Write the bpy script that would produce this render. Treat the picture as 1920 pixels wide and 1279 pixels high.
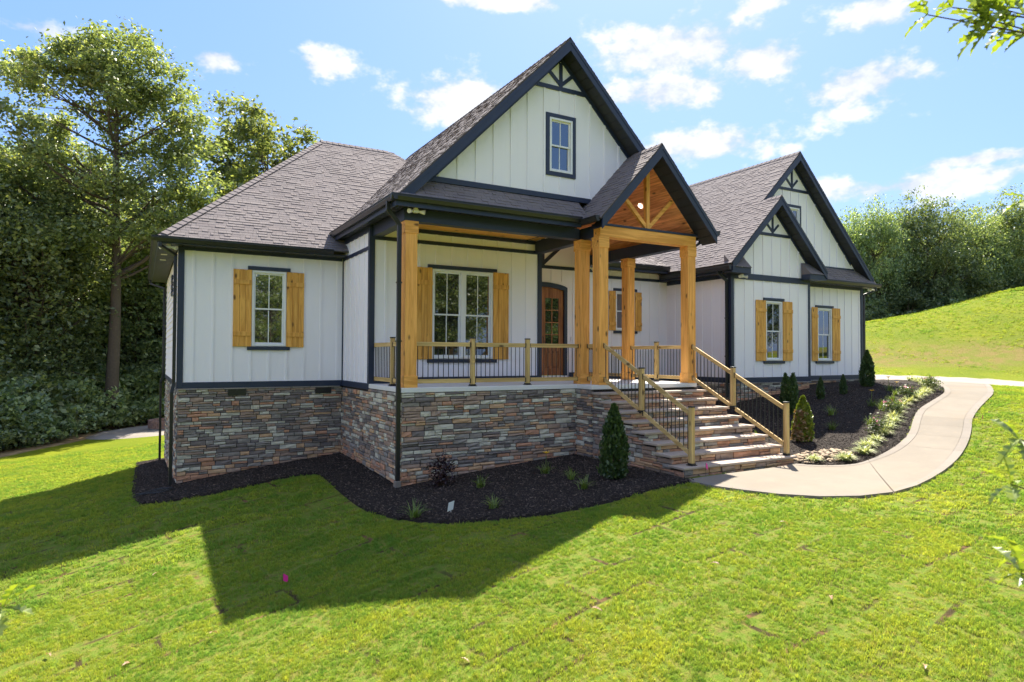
import bpy, math, random
import numpy as np
from mathutils import Vector, Matrix

for _o in list(bpy.data.objects):
    bpy.data.objects.remove(_o)
scene = bpy.context.scene
COL = scene.collection

# ------------------------------------------------------------------ camera
CAM = np.array([-0.7615, -17.3016, 0.6649])
YAW, PITCH, ROLL, FPX = 0.5142, 0.0225, 0.0037, 1230.43
_fw = np.array([math.sin(YAW), math.cos(YAW), 0.0])
_rt = np.array([math.cos(YAW), -math.sin(YAW), 0.0])
_up = np.array([0, 0, 1.0])
CF = _fw * math.cos(PITCH) + _up * math.sin(PITCH)
_u0 = _up * math.cos(PITCH) - _fw * math.sin(PITCH)
CR = _rt * math.cos(ROLL) + _u0 * math.sin(ROLL)
CU = _u0 * math.cos(ROLL) - _rt * math.sin(ROLL)
_cd = bpy.data.cameras.new('camera')
_cd.sensor_width = 36.0
_cd.lens = 36.0 * FPX / 1920.0
_cd.clip_start = 0.05
_cd.clip_end = 2000.0
_cd.dof.use_dof = True
_cd.dof.focus_distance = 16.0
_cd.dof.aperture_fstop = 2.8
_co = bpy.data.objects.new('camera', _cd)
COL.objects.link(_co)
_co.matrix_world = Matrix(((CR[0], CU[0], -CF[0], CAM[0]), (CR[1], CU[1], -CF[1], CAM[1]),
                           (CR[2], CU[2], -CF[2], CAM[2]), (0, 0, 0, 1)))
scene.camera = _co

# ------------------------------------------------------------------ sun, exposure
SUN_K = (0.512, 0.55)                       # metres of shadow towards -x and -y per metre of height
SUN_EL = math.atan(1 / math.hypot(*SUN_K))
SUN_AZ = math.atan2(SUN_K[0], SUN_K[1])
_sl = bpy.data.lights.new('sun', 'SUN')
_sl.energy = 4.6
_sl.angle = math.radians(0.53)
_sl.color = (1.0, 0.93, 0.80)
_so = bpy.data.objects.new('sun', _sl)
COL.objects.link(_so)
_so.location = (30, 35, 60)
_so.rotation_euler = Vector((SUN_K[0], SUN_K[1], 1.0)).to_track_quat('Z', 'Y').to_euler()
vs = scene.view_settings
vs.view_transform = 'Standard'
vs.look = 'None'
vs.exposure = 1.75
vs.gamma = 1.0
vs.use_curve_mapping = False

# ------------------------------------------------------------------ node helpers
def nn(nt, t, **kw):
    n = nt.nodes.new(t)
    for k, v in kw.items():
        if k.startswith('_'):
            setattr(n, k[1:], v)
        else:
            s = n.inputs[k.replace('__', ' ')] if isinstance(k, str) else n.inputs[k]
            s.default_value = v
    return n
def lk(nt, a, b):
    nt.links.new(a, b)
def mth(nt, op, a, b=None, c=None, clamp=False):
    n = nt.nodes.new('ShaderNodeMath'); n.operation = op; n.use_clamp = clamp
    for i, x in enumerate((a, b, c)):
        if x is None: continue
        if isinstance(x, (int, float)): n.inputs[i].default_value = x
        else: nt.links.new(x, n.inputs[i])
    return n.outputs[0]
def vmth(nt, op, a, b=None):
    n = nt.nodes.new('ShaderNodeVectorMath'); n.operation = op
    for i, x in enumerate((a, b)):
        if x is None: continue
        if isinstance(x, (tuple, list)): n.inputs[i].default_value = x
        else: nt.links.new(x, n.inputs[i])
    return n
def mixc(nt, fac, a, b, bt='MIX'):
    n = nt.nodes.new('ShaderNodeMix'); n.data_type = 'RGBA'; n.blend_type = bt
    for s, x in ((n.inputs[0], fac), (n.inputs[6], a), (n.inputs[7], b)):
        if isinstance(x, (int, float)): s.default_value = x
        elif isinstance(x, (tuple, list)): s.default_value = (*x[:3], 1)
        else: nt.links.new(x, s)
    return n.outputs[2]
def ramp(nt, fac, stops):
    n = nt.nodes.new('ShaderNodeValToRGB'); e = n.color_ramp.elements
    while len(e) < len(stops): e.new(0.5)
    for el, (p, c) in zip(e, stops):
        el.position = p; el.color = (*c[:3], 1) if isinstance(c, (tuple, list)) else (c, c, c, 1)
    nt.links.new(fac, n.inputs[0])
    return n.outputs[0]
def noise(nt, vec, scale, detail=3, rough=0.55, dist=0.0):
    n = nt.nodes.new('ShaderNodeTexNoise')
    n.inputs['Scale'].default_value = scale; n.inputs['Detail'].default_value = detail
    n.inputs['Roughness'].default_value = rough; n.inputs['Distortion'].default_value = dist
    if vec is not None: nt.links.new(vec, n.inputs['Vector'])
    return n.outputs['Fac']
def smooth(nt, x, lo, hi):
    n = nt.nodes.new('ShaderNodeMapRange'); n.interpolation_type = 'SMOOTHSTEP'
    nt.links.new(x, n.inputs[0]); n.inputs[1].default_value = lo; n.inputs[2].default_value = hi
    return n.outputs[0]

# ------------------------------------------------------------------ sky with fair weather clouds
world = bpy.data.worlds.new('World')
scene.world = world
world.use_nodes = True
wt = world.node_tree
for n in list(wt.nodes): wt.nodes.remove(n)
w_out = wt.nodes.new('ShaderNodeOutputWorld')
w_bg = wt.nodes.new('ShaderNodeBackground')
SKY_STRENGTH = 0.15
w_bg.inputs['Strength'].default_value = SKY_STRENGTH
w_sky = wt.nodes.new('ShaderNodeTexSky')
w_sky.sky_type = 'NISHITA'
w_sky.sun_disc = False
w_sky.sun_elevation = SUN_EL
w_sky.sun_rotation = SUN_AZ
w_sky.altitude = 200
w_sky.air_density = 1.0
w_sky.dust_density = 1.2
w_sky.ozone_density = 1.6
w_tc = wt.nodes.new('ShaderNodeTexCoord')
DIRV = vmth(wt, 'NORMALIZE', w_tc.outputs['Generated']).outputs[0]
def px_dir(u, v):
    d = CF + CR * (u - 960) / FPX - CU * (v - 639.5) / FPX
    return d / np.linalg.norm(d)
# the cumulus clouds of the day: centre on the sky, half width, half height (in pixels of the photograph)
CLOUDS = [(402, 108, 60, 30), (608, 118, 52, 30), (865, 188, 120, 50), (1270, 90, 190, 62), (1425, 112, 100, 46),
          (1240, 172, 150, 48), (1320, 272, 150, 40), (1620, 155, 135, 52), (1650, 22, 75, 34),
          (1720, 345, 250, 28), (1830, 298, 140, 14), (50, 48, 75, 24), (945, 4, 120, 14), (1430, 8, 46, 16)]
field = None
for (cu, cv, ru, rv) in CLOUDS:
    c = px_dir(cu, cv)
    ea = np.array([c[1], -c[0], 0]); ea /= np.linalg.norm(ea)
    eb = np.cross(ea, c)
    if eb[2] < 0: eb = -eb
    k = 1.0 / (FPX * math.hypot(1, (cu - 960) / FPX))
    ax = vmth(wt, 'DOT_PRODUCT', DIRV, tuple(ea / (ru * k))).outputs['Value']
    ay = vmth(wt, 'DOT_PRODUCT', DIRV, tuple(eb / (rv * k))).outputs['Value']
    r2 = mth(wt, 'MULTIPLY_ADD', ax, ax, mth(wt, 'MULTIPLY', ay, ay))
    field = r2 if field is None else mth(wt, 'MINIMUM', field, r2)
front = mth(wt, 'LESS_THAN', vmth(wt, 'DOT_PRODUCT', DIRV, tuple(px_dir(960, 400))).outputs['Value'], 0.3)
field = mth(wt, 'SUBTRACT', mth(wt, 'SUBTRACT', 1.0, mth(wt, 'SQRT', field)), mth(wt, 'MULTIPLY', front, 9.0))
# unseen sky beyond the view, with cloud cover raised to brighten the shaded front
sx = wt.nodes.new('ShaderNodeSeparateXYZ'); lk(wt, DIRV, sx.inputs[0])
upz = mth(wt, 'MAXIMUM', sx.outputs[2], 0.03)
pl = wt.nodes.new('ShaderNodeCombineXYZ')
lk(wt, mth(wt, 'DIVIDE', sx.outputs[0], upz), pl.inputs[0]); lk(wt, mth(wt, 'DIVIDE', sx.outputs[1], upz), pl.inputs[1])
gen = mth(wt, 'MULTIPLY', mth(wt, 'SUBTRACT', noise(wt, pl.outputs[0], 0.55, 2, 0.5), 0.47), 5.0)
infr = smooth(wt, vmth(wt, 'DOT_PRODUCT', DIRV, tuple(px_dir(960, 500))).outputs['Value'], 0.70, 0.60)
field = mth(wt, 'MAXIMUM', field, mth(wt, 'SUBTRACT', gen, mth(wt, 'MULTIPLY', mth(wt, 'SUBTRACT', 1.0, infr), 9.0)))
wisp = noise(wt, vmth(wt, 'MULTIPLY', DIRV, (1, 1, 1.7)).outputs[0], 11.0, 5, 0.58, 0.0)
wisp2 = noise(wt, vmth(wt, 'MULTIPLY', DIRV, (1, 1, 1.5)).outputs[0], 34.0, 3, 0.6, 0.0)
cf = mth(wt, 'ADD', field, mth(wt, 'ADD', mth(wt, 'MULTIPLY', mth(wt, 'SUBTRACT', wisp, 0.5), 4.2), mth(wt, 'MULTIPLY', mth(wt, 'SUBTRACT', wisp2, 0.5), 1.2)))
dens = smooth(wt, cf, -0.05, 0.75)
lowz = smooth(wt, sx.outputs[2], -0.02, 0.06)
dens = mth(wt, 'MULTIPLY', dens, mth(wt, 'MULTIPLY', lowz, 0.93))
shade = smooth(wt, mth(wt, 'ADD', wisp, mth(wt, 'MULTIPLY', wisp2, 0.4)), 0.58, 0.84)
c_col = mixc(wt, shade, (1.5, 1.64, 1.98), (2.25, 2.26, 2.28))
# flat blue blended over the sky texture to set its colour
sky_col = mixc(wt, 0.83, w_sky.outputs[0], (0.38, 0.81, 1.92))
lk(wt, mixc(wt, dens, sky_col, c_col), w_bg.inputs['Color'])
lk(wt, w_bg.outputs[0], w_out.inputs['Surface'])

world.cycles.sampling_method = 'MANUAL'
world.cycles.sample_map_resolution = 256
scene.cycles.use_adaptive_sampling = True
scene.cycles.adaptive_threshold = 0.02
scene.cycles.max_bounces = 7
scene.cycles.diffuse_bounces = 3
scene.cycles.glossy_bounces = 3
scene.cycles.transmission_bounces = 4
scene.cycles.transparent_max_bounces = 8
# ------------------------------------------------------------------ materials
MATS = {}
def mat(name, build):
    m = bpy.data.materials.new(name); m.use_nodes = True
    nt = m.node_tree
    for n in list(nt.nodes): nt.nodes.remove(n)
    out = nt.nodes.new('ShaderNodeOutputMaterial')
    sh = build(nt)
    lk(nt, sh, out.inputs['Surface'])
    MATS[name] = m
    return m
def pos(nt):
    return nt.nodes.new('ShaderNodeNewGeometry').outputs['Position']
def island(nt):
    return nt.nodes.new('ShaderNodeNewGeometry').outputs['Random Per Island']
def orand(nt):
    return nt.nodes.new('ShaderNodeObjectInfo').outputs['Random']
def princ(nt, col, rough=0.6, spec=0.4, bump=None, bstr=0.3, bdist=0.01, ior=None, metallic=0.0):
    p = nt.nodes.new('ShaderNodeBsdfPrincipled')
    if isinstance(col, (tuple, list)): p.inputs['Base Color'].default_value = (*col[:3], 1)
    else: lk(nt, col, p.inputs['Base Color'])
    if isinstance(rough, (int, float)): p.inputs['Roughness'].default_value = rough
    else: lk(nt, rough, p.inputs['Roughness'])
    p.inputs['Specular IOR Level'].default_value = spec
    p.inputs['Metallic'].default_value = metallic
    if ior: p.inputs['IOR'].default_value = ior
    if bump is not None:
        b = nt.nodes.new('ShaderNodeBump'); b.inputs['Strength'].default_value = bstr; b.inputs['Distance'].default_value = bdist
        lk(nt, bump, b.inputs['Height']); lk(nt, b.outputs[0], p.inputs['Normal'])
    return p.outputs[0]
def plain(name, c1, c2, scale=4.0, rough=0.6, spec=0.4, bscale=60, bstr=0.15, bdist=0.004, isl=0.0):
    def b(nt):
        P = pos(nt)
        col = mixc(nt, noise(nt, P, scale, 5), c1, c2)
        if isl:
            k = mth(nt, 'ADD', 1 - isl, mth(nt, 'MULTIPLY', island(nt), 2 * isl))
            col = mixc(nt, 1.0, col, nn_rgb(nt, k), 'MULTIPLY')
        return princ(nt, col, rough, spec, noise(nt, P, bscale, 4), bstr, bdist)
    return mat(name, b)
def nn_rgb(nt, v):
    c = nt.nodes.new('ShaderNodeCombineColor')
    for i in range(3): lk(nt, v, c.inputs[i])
    return c.outputs[0]

def wood(name, axis, light, dark, knots=True, rough=0.55, var=0.16, knotc=(0.06, 0.025, 0.01)):
    def b(nt):
        P = pos(nt)
        st = [9.0, 9.0, 9.0]; st[axis] = 0.55
        rnd = mth(nt, 'ADD', mth(nt, 'MULTIPLY', island(nt), 37.0), mth(nt, 'MULTIPLY', orand(nt), 53.0))
        off = nt.nodes.new('ShaderNodeCombineXYZ')
        for i in range(3): lk(nt, rnd, off.inputs[i])
        Q = vmth(nt, 'ADD', vmth(nt, 'MULTIPLY', P, tuple(st)).outputs[0], off.outputs[0]).outputs[0]
        g = noise(nt, Q, 1.6, 6, 0.6, 0.9)
        fine = noise(nt, vmth(nt, 'MULTIPLY', Q, (6, 6, 6)).outputs[0], 1.5, 3)
        col = mixc(nt, smooth(nt, g, 0.36, 0.64), tuple(x * .9 for x in dark), light)
        col = mixc(nt, mth(nt, 'MULTIPLY', smooth(nt, fine, 0.45, 0.75), 0.25), col, dark)
        tone = mth(nt, 'ADD', 1 - var, mth(nt, 'MULTIPLY', noise(nt, vmth(nt, 'ADD', off.outputs[0], P).outputs[0], 0.35, 2), 2 * var))
        col = mixc(nt, 1.0, col, nn_rgb(nt, tone), 'MULTIPLY')
        if knots:
            ks = [4.4, 4.4, 4.4]; ks[axis] = 2.0
            v = nt.nodes.new('ShaderNodeTexVoronoi'); v.inputs['Scale'].default_value = 1.0; v.inputs['Randomness'].default_value = 1.0
            lk(nt, vmth(nt, 'ADD', vmth(nt, 'MULTIPLY', P, tuple(ks)).outputs[0], off.outputs[0]).outputs[0], v.inputs['Vector'])
            kf = smooth(nt, v.outputs['Distance'], 0.18, 0.06)
            col = mixc(nt, mth(nt, 'MULTIPLY', kf, 0.85), col, knotc)
        return princ(nt, col, rough, 0.3, g, 0.12, 0.01)
    return mat(name, b)

for _a, _n in ((0, 'x'), (1, 'y'), (2, 'z')):
    wood('cedar_' + _n, _a, (0.92, 0.46, 0.12), (0.76, 0.335, 0.07))
    wood('pine_' + _n, _a, (0.66, 0.46, 0.19), (0.47, 0.31, 0.115))
wood('shutter_wood', 2, (0.82, 0.44, 0.10), (0.64, 0.30, 0.055))
wood('plank_wood', 1, (0.92, 0.40, 0.16), (0.62, 0.22, 0.08), var=0.3)
wood('door_wood', 2, (0.40, 0.175, 0.07), (0.24, 0.09, 0.038), knots=False, rough=0.4)

def _siding(nt):
    P = pos(nt)
    col = mixc(nt, noise(nt, P, 1.1, 4), (0.895, 0.86, 0.885), (0.855, 0.825, 0.845))
    streak = noise(nt, vmth(nt, 'MULTIPLY', P, (22, 22, 1.2)).outputs[0], 1.0, 4)
    col = mixc(nt, mth(nt, 'MULTIPLY', smooth(nt, streak, 0.55, 0.8), 0.10), col, (0.55, 0.54, 0.50))
    return princ(nt, col, 0.55, 0.3, streak, 0.10, 0.003)
mat('siding', _siding)
plain('black_trim', (0.015, 0.023, 0.050), (0.022, 0.033, 0.070), 3, 0.42, 0.5, 90, 0.08)
plain('black_metal', (0.010, 0.010, 0.012), (0.018, 0.018, 0.020), 3, 0.35, 0.5, 60, 0.05)
plain('gutter_metal', (0.016, 0.016, 0.018), (0.024, 0.024, 0.026), 3, 0.30, 0.55, 40, 0.04)
plain('soffit_black', (0.020, 0.021, 0.026), (0.030, 0.031, 0.036), 3, 0.5, 0.4, 60, 0.06)
plain('white_vinyl', (0.82, 0.82, 0.81), (0.76, 0.76, 0.75), 3, 0.35, 0.4, 60, 0.03)
plain('lamp_white', (0.75, 0.73, 0.60), (0.68, 0.66, 0.55), 3, 0.4, 0.4)
def _glass(nt):
    P = pos(nt)
    return princ(nt, (0.012, 0.015, 0.014), 0.02, 0.5, noise(nt, P, 1.6, 2), 0.02, 0.02, ior=2.6)
mat('window_glass', _glass)
def _slab(nt):
    P = pos(nt)
    col = mixc(nt, noise(nt, P, 2.2, 6), (0.74, 0.73, 0.72), (0.64, 0.63, 0.615))
    return princ(nt, col, 0.8, 0.2, noise(nt, P, 120, 4), 0.3, 0.003)
mat('porch_concrete', _slab)
def _walk(nt, a, b, stain):
    P = pos(nt)
    n1 = noise(nt, P, 0.9, 6, 0.6)
    col = mixc(nt, smooth(nt, n1, 0.3, 0.7), a, b)
    col = mixc(nt, mth(nt, 'MULTIPLY', smooth(nt, noise(nt, P, 0.45, 5, 0.65, 0.4), 0.52, 0.72), 0.55), col, stain)
    col = mixc(nt, mth(nt, 'MULTIPLY', smooth(nt, noise(nt, P, 7, 5), 0.55, 0.75), 0.22), col, (0.30, 0.22, 0.15))
    tone = mth(nt, 'ADD', 0.93, mth(nt, 'MULTIPLY', orand(nt), 0.14))
    col = mixc(nt, 1.0, col, nn_rgb(nt, tone), 'MULTIPLY')
    return princ(nt, col, 0.85, 0.2, mth(nt, 'ADD', noise(nt, P, 150, 3), noise(nt, P, 20, 3)), 0.25, 0.004)
mat('walk_concrete', lambda nt: _walk(nt, (0.205, 0.176, 0.140), (0.178, 0.153, 0.122), (0.222, 0.168, 0.112)))
mat('walk_border', lambda nt: _walk(nt, (0.215, 0.188, 0.160), (0.19, 0.165, 0.138), (0.215, 0.17, 0.125)))
mat('drive_concrete', lambda nt: _walk(nt, (0.25, 0.22, 0.19), (0.225, 0.198, 0.17), (0.23, 0.19, 0.15)))
mat('tread_stone', lambda nt: _walk(nt, (0.45, 0.365, 0.30), (0.38, 0.31, 0.255), (0.46, 0.335, 0.235)))

STONE_COL = {'cream': ((0.60, 0.565, 0.46), (0.46, 0.43, 0.345)), 'grey': ((0.32, 0.285, 0.25), (0.23, 0.205, 0.18)),
             'dark': ((0.22, 0.185, 0.17), (0.145, 0.125, 0.115)), 'brown': ((0.40, 0.285, 0.215), (0.28, 0.20, 0.155)),
             'rust': ((0.56, 0.30, 0.185), (0.40, 0.215, 0.135)), 'tan': ((0.62, 0.40, 0.235), (0.46, 0.29, 0.17))}
STONES = list(STONE_COL)
for _k, (_a, _b) in STONE_COL.items():
    def _st(nt, a=_a, b=_b):
        P = pos(nt)
        col = mixc(nt, noise(nt, P, 9, 6, 0.65), a, b)
        k = mth(nt, 'ADD', 0.82, mth(nt, 'MULTIPLY', mth(nt, 'FRACT', mth(nt, 'ADD', island(nt), mth(nt, 'MULTIPLY', orand(nt), 7.0))), 0.36))
        col = mixc(nt, 1.0, col, nn_rgb(nt, k), 'MULTIPLY')
        h = noise(nt, vmth(nt, 'MULTIPLY', P, (1, 1, 2.2)).outputs[0], 26, 6, 0.65)
        return princ(nt, col, 0.85, 0.2, h, 0.45, 0.010)
    mat('stone_' + _k, _st)
plain('mortar', (0.045, 0.040, 0.036), (0.065, 0.055, 0.048), 5, 0.95, 0.1, 60, 0.5)

SHINGLES = []
for _i, _c in enumerate([(0.182, 0.158, 0.159), (0.192, 0.168, 0.167), (0.170, 0.147, 0.149), (0.186, 0.159, 0.158)]):
    def _sg(nt, c=_c):
        P = pos(nt)
        gran = noise(nt, P, 260, 2)
        col = mixc(nt, smooth(nt, gran, 0.35, 0.68), tuple(x * 0.72 for x in c), tuple(x * 1.28 for x in c))
        col = mixc(nt, mth(nt, 'MULTIPLY', smooth(nt, noise(nt, P, 0.6, 4), 0.4, 0.7), 0.25), col, (0.265, 0.232, 0.230))
        return princ(nt, col, 0.92, 0.15, gran, 0.35, 0.003)
    SHINGLES.append(mat('shingle_%d' % _i, _sg))
plain('roof_deck', (0.075, 0.066, 0.066), (0.095, 0.083, 0.082), 8, 0.95, 0.1)

def _mulch(nt):
    P = pos(nt)
    n1 = noise(nt, P, 38, 5, 0.7)
    col = ramp(nt, n1, [(0.30, (0.012, 0.010, 0.009)), (0.55, (0.030, 0.023, 0.019)), (0.75, (0.070, 0.052, 0.040))])
    return princ(nt, col, 0.95, 0.15, n1, 1.0, 0.03)
mat('mulch', _mulch)
def _chip(nt):
    r = orand(nt)
    col = ramp(nt, r, [(0.0, (0.016, 0.012, 0.010)), (0.5, (0.055, 0.041, 0.034)), (0.94, (0.115, 0.086, 0.070)), (1.0, (0.24, 0.18, 0.14))])
    return princ(nt, col, 0.85, 0.25)
mat('mulch_chip', _chip)
plain('rock', (0.50, 0.40, 0.28), (0.34, 0.25, 0.17), 12, 0.85, 0.2, 40, 0.5, 0.01, isl=0.3)

SOD_C, SOD_S = math.cos(0.13), math.sin(0.13)
def _lawn(nt):
    P = pos(nt)
    big = noise(nt, P, 0.35, 5, 0.6)
    sm = noise(nt, P, 9, 5, 0.7)
    fi = noise(nt, P, 60, 4, 0.7)
    a = mixc(nt, smooth(nt, big, 0.35, 0.65), (0.120, 0.155, 0.004), (0.172, 0.190, 0.005))
    a = mixc(nt, mth(nt, 'MULTIPLY', smooth(nt, sm, 0.42, 0.72), 0.6), a, (0.110, 0.150, 0.005))
    a = mixc(nt, mth(nt, 'MULTIPLY', smooth(nt, fi, 0.40, 0.70), 0.45), a, (0.10, 0.135, 0.014))
    # close to the house: the joints between the rolls of sod, soil darkened to paint in the shadow of the sod edges
    gcam = vmth(nt, 'LENGTH', vmth(nt, 'SUBTRACT', P, (-0.8, -17.3, -2.0)).outputs[0]).outputs['Value']
    s0 = nt.nodes.new('ShaderNodeSeparateXYZ'); lk(nt, P, s0.inputs[0]); X_, Y_ = s0.outputs[0], s0.outputs[1]
    aa = mth(nt, 'ADD', mth(nt, 'MULTIPLY', X_, SOD_C), mth(nt, 'MULTIPLY', Y_, SOD_S))
    bb = mth(nt, 'ADD', mth(nt, 'MULTIPLY', X_, -SOD_S), mth(nt, 'MULTIPLY', Y_, SOD_C))
    bb = mth(nt, 'ADD', bb, mth(nt, 'MULTIPLY', mth(nt, 'SINE', mth(nt, 'MULTIPLY', aa, 1.9)), 0.035))
    rb = mth(nt, 'DIVIDE', bb, 0.62); row_ = mth(nt, 'FLOOR', rb); fb = mth(nt, 'FRACT', rb)
    ra = mth(nt, 'DIVIDE', mth(nt, 'ADD', aa, mth(nt, 'MULTIPLY', row_, 0.77)), 1.55); fa = mth(nt, 'FRACT', ra)
    db = mth(nt, 'MULTIPLY', mth(nt, 'MINIMUM', fb, mth(nt, 'SUBTRACT', 1.0, fb)), 0.62); da = mth(nt, 'MULTIPLY', mth(nt, 'MINIMUM', fa, mth(nt, 'SUBTRACT', 1.0, fa)), 1.55)
    seam = mth(nt, 'MULTIPLY', smooth(nt, mth(nt, 'MINIMUM', da, db), 0.045, 0.02), smooth(nt, noise(nt, P, 0.9, 3), 0.42, 0.60))
    soil = mixc(nt, smooth(nt, noise(nt, P, 3.0, 4), 0.5, 0.7), (0.060, 0.044, 0.020), (0.20, 0.11, 0.05))
    thatch = mixc(nt, smooth(nt, sm, 0.40, 0.65), (0.120, 0.180, 0.020), (0.19, 0.180, 0.038))
    near = smooth(nt, gcam, 30.0, 18.0)
    a = mixc(nt, near, a, thatch)
    a = mixc(nt, mth(nt, 'MULTIPLY', near, seam), a, soil)
    # bare clay along the cut bank beside the drive and at the edge of the woods
    sp = nt.nodes.new('ShaderNodeSeparateXYZ'); lk(nt, P, sp.inputs[0])
    wob = mth(nt, 'MULTIPLY', mth(nt, 'SUBTRACT', noise(nt, P, 0.25, 4), 0.5), 6.0)
    bank = mth(nt, 'ADD', mth(nt, 'ADD', mth(nt, 'MULTIPLY', sp.outputs[0], 0.73), mth(nt, 'MULTIPLY', sp.outputs[1], -0.55 * -1.0)), wob)
    band = mth(nt, 'MULTIPLY', smooth(nt, bank, 29.0, 31.0), smooth(nt, bank, 37.0, 33.5))
    east = smooth(nt, sp.outputs[0], 27.0, 30.0)
    clay = mixc(nt, smooth(nt, noise(nt, P, 1.3, 5), 0.35, 0.65), (0.19, 0.14, 0.045), (0.135, 0.15, 0.020))
    a = mixc(nt, mth(nt, 'MULTIPLY', mth(nt, 'MULTIPLY', band, east), 0.9), a, clay)
    straw = mth(nt, 'MULTIPLY', smooth(nt, noise(nt, P, 0.10, 5, 0.6), 0.55, 0.68), smooth(nt, sp.outputs[0], 40, 60))
    a = mixc(nt, mth(nt, 'MULTIPLY', straw, 0.25), a, (0.36, 0.30, 0.07))
    wy = mth(nt, 'ADD', mth(nt, 'MULTIPLY', sp.outputs[0], -1.7), mth(nt, 'ADD', sp.outputs[1], mth(nt, 'MULTIPLY', wob, 0.25)))
    woods = mth(nt, 'MULTIPLY', smooth(nt, wy, 28.2, 29.0), smooth(nt, sp.outputs[0], 34, 28))
    litter = mixc(nt, smooth(nt, noise(nt, P, 2.0, 5), 0.4, 0.6), (0.40, 0.27, 0.14), (0.22, 0.15, 0.08))
    a = mixc(nt, woods, a, litter)
    return princ(nt, a, 0.95, 0.1, mth(nt, 'ADD', sm, fi), 0.8, 0.03)
mat('lawn', _lawn)
def _blade(nt):
    P = pos(nt)
    at = nt.nodes.new('ShaderNodeAttribute'); at.attribute_type = 'INSTANCER'; at.attribute_name = 'tint'
    a = mixc(nt, at.outputs['Fac'], (0.165, 0.290, 0.048), (0.43, 0.440, 0.058))
    a = mixc(nt, mth(nt, 'MULTIPLY', smooth(nt, noise(nt, P, 0.8, 4), 0.52, 0.72), 0.40), a, (0.105, 0.25, 0.050))
    dry = mth(nt, 'MULTIPLY', smooth(nt, orand(nt), 0.90, 1.0), 0.6)
    a = mixc(nt, dry, a, (0.42, 0.31, 0.11))
    d = nt.nodes.new('ShaderNodeBsdfDiffuse'); lk(nt, a, d.inputs[0])
    t = nt.nodes.new('ShaderNodeBsdfTranslucent'); lk(nt, mixc(nt, 1.0, a, (1.12, 1.15, 0.75), 'MULTIPLY'), t.inputs[0])
    m = nt.nodes.new('ShaderNodeMixShader'); m.inputs[0].default_value = 0.5
    lk(nt, d.outputs[0], m.inputs[1]); lk(nt, t.outputs[0], m.inputs[2])
    return m.outputs[0]
mat('grass_blade', _blade)
def leafmat(name, stops, trans=0.4, objvar=0.25, gloss=0.06):
    def b(nt):
        c = ramp(nt, island(nt), stops)
        k = mth(nt, 'ADD', 1 - objvar, mth(nt, 'MULTIPLY', orand(nt), 2 * objvar))
        c = mixc(nt, 1.0, c, nn_rgb(nt, k), 'MULTIPLY')
        c = mixc(nt, mth(nt, 'MULTIPLY', mth(nt, 'FRACT', mth(nt, 'MULTIPLY', orand(nt), 17.0)), objvar * 1.6, clamp=True), c, mixc(nt, 1.0, c, (0.72, 0.95, 1.45), 'MULTIPLY'))
        d = nt.nodes.new('ShaderNodeBsdfDiffuse'); lk(nt, c, d.inputs[0])
        t = nt.nodes.new('ShaderNodeBsdfTranslucent'); lk(nt, mixc(nt, 1.0, c, (1.3, 1.25, 0.6), 'MULTIPLY'), t.inputs[0])
        m = nt.nodes.new('ShaderNodeMixShader'); m.inputs[0].default_value = trans
        lk(nt, d.outputs[0], m.inputs[1]); lk(nt, t.outputs[0], m.inputs[2])
        g = nt.nodes.new('ShaderNodeBsdfGlossy'); g.inputs['Roughness'].default_value = 0.4
        m2 = nt.nodes.new('ShaderNodeMixShader'); m2.inputs[0].default_value = gloss
        lk(nt, m.outputs[0], m2.inputs[1]); lk(nt, g.outputs[0], m2.inputs[2])
        return m2.outputs[0]
    return mat(name, b)
leafmat('leaf_oak', [(0.0, (0.100, 0.140, 0.058)), (0.5, (0.195, 0.235, 0.085)), (1.0, (0.38, 0.40, 0.13))], 0.48, 0.2, 0.06)
leafmat('leaf_wood', [(0.0, (0.115, 0.165, 0.075)), (0.5, (0.205, 0.26, 0.105)), (1.0, (0.42, 0.45, 0.17))], 0.46, 0.36, 0.05)
leafmat('leaf_cedar', [(0.0, (0.028, 0.060, 0.018)), (1.0, (0.085, 0.140, 0.034))], 0.25, 0.15)
leafmat('leaf_lime', [(0.0, (0.090, 0.140, 0.014)), (1.0, (0.22, 0.27, 0.025))], 0.3, 0.1)
leafmat('leaf_brown', [(0.0, (0.22, 0.13, 0.06)), (1.0, (0.40, 0.27, 0.13))], 0.3, 0.1)
leafmat('leaf_variegated', [(0.0, (0.20, 0.26, 0.07)), (0.45, (0.42, 0.45, 0.20)), (1.0, (0.78, 0.76, 0.52))], 0.35, 0.1)
leafmat('leaf_lily', [(0.0, (0.09, 0.15, 0.02)), (1.0, (0.21, 0.27, 0.05))], 0.35, 0.2)
leafmat('leaf_rose', [(0.0, (0.05, 0.085, 0.020)), (0.8, (0.13, 0.18, 0.04)), (1.0, (0.25, 0.25, 0.10))], 0.3, 0.15)
leafmat('leaf_plum', [(0.0, (0.020, 0.010, 0.012)), (1.0, (0.055, 0.022, 0.025))], 0.2, 0.1)
leafmat('leaf_sprig', [(0.0, (0.07, 0.13, 0.020)), (1.0, (0.28, 0.35, 0.035))], 0.52, 0.0, 0.08)
leafmat('leaf_dead', [(0.0, (0.25, 0.14, 0.07)), (1.0, (0.46, 0.30, 0.18))], 0.2, 0.1)
plain('petal_yellow', (0.80, 0.50, 0.02), (0.80, 0.42, 0.02), 9, 0.6)
plain('petal_pink', (0.75, 0.20, 0.28), (0.80, 0.35, 0.40), 9, 0.6)
plain('flag_pink', (0.85, 0.03, 0.30), (0.80, 0.04, 0.36), 9, 0.5)
plain('tag_white', (0.75, 0.78, 0.74), (0.66, 0.72, 0.66), 20, 0.4)
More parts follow.
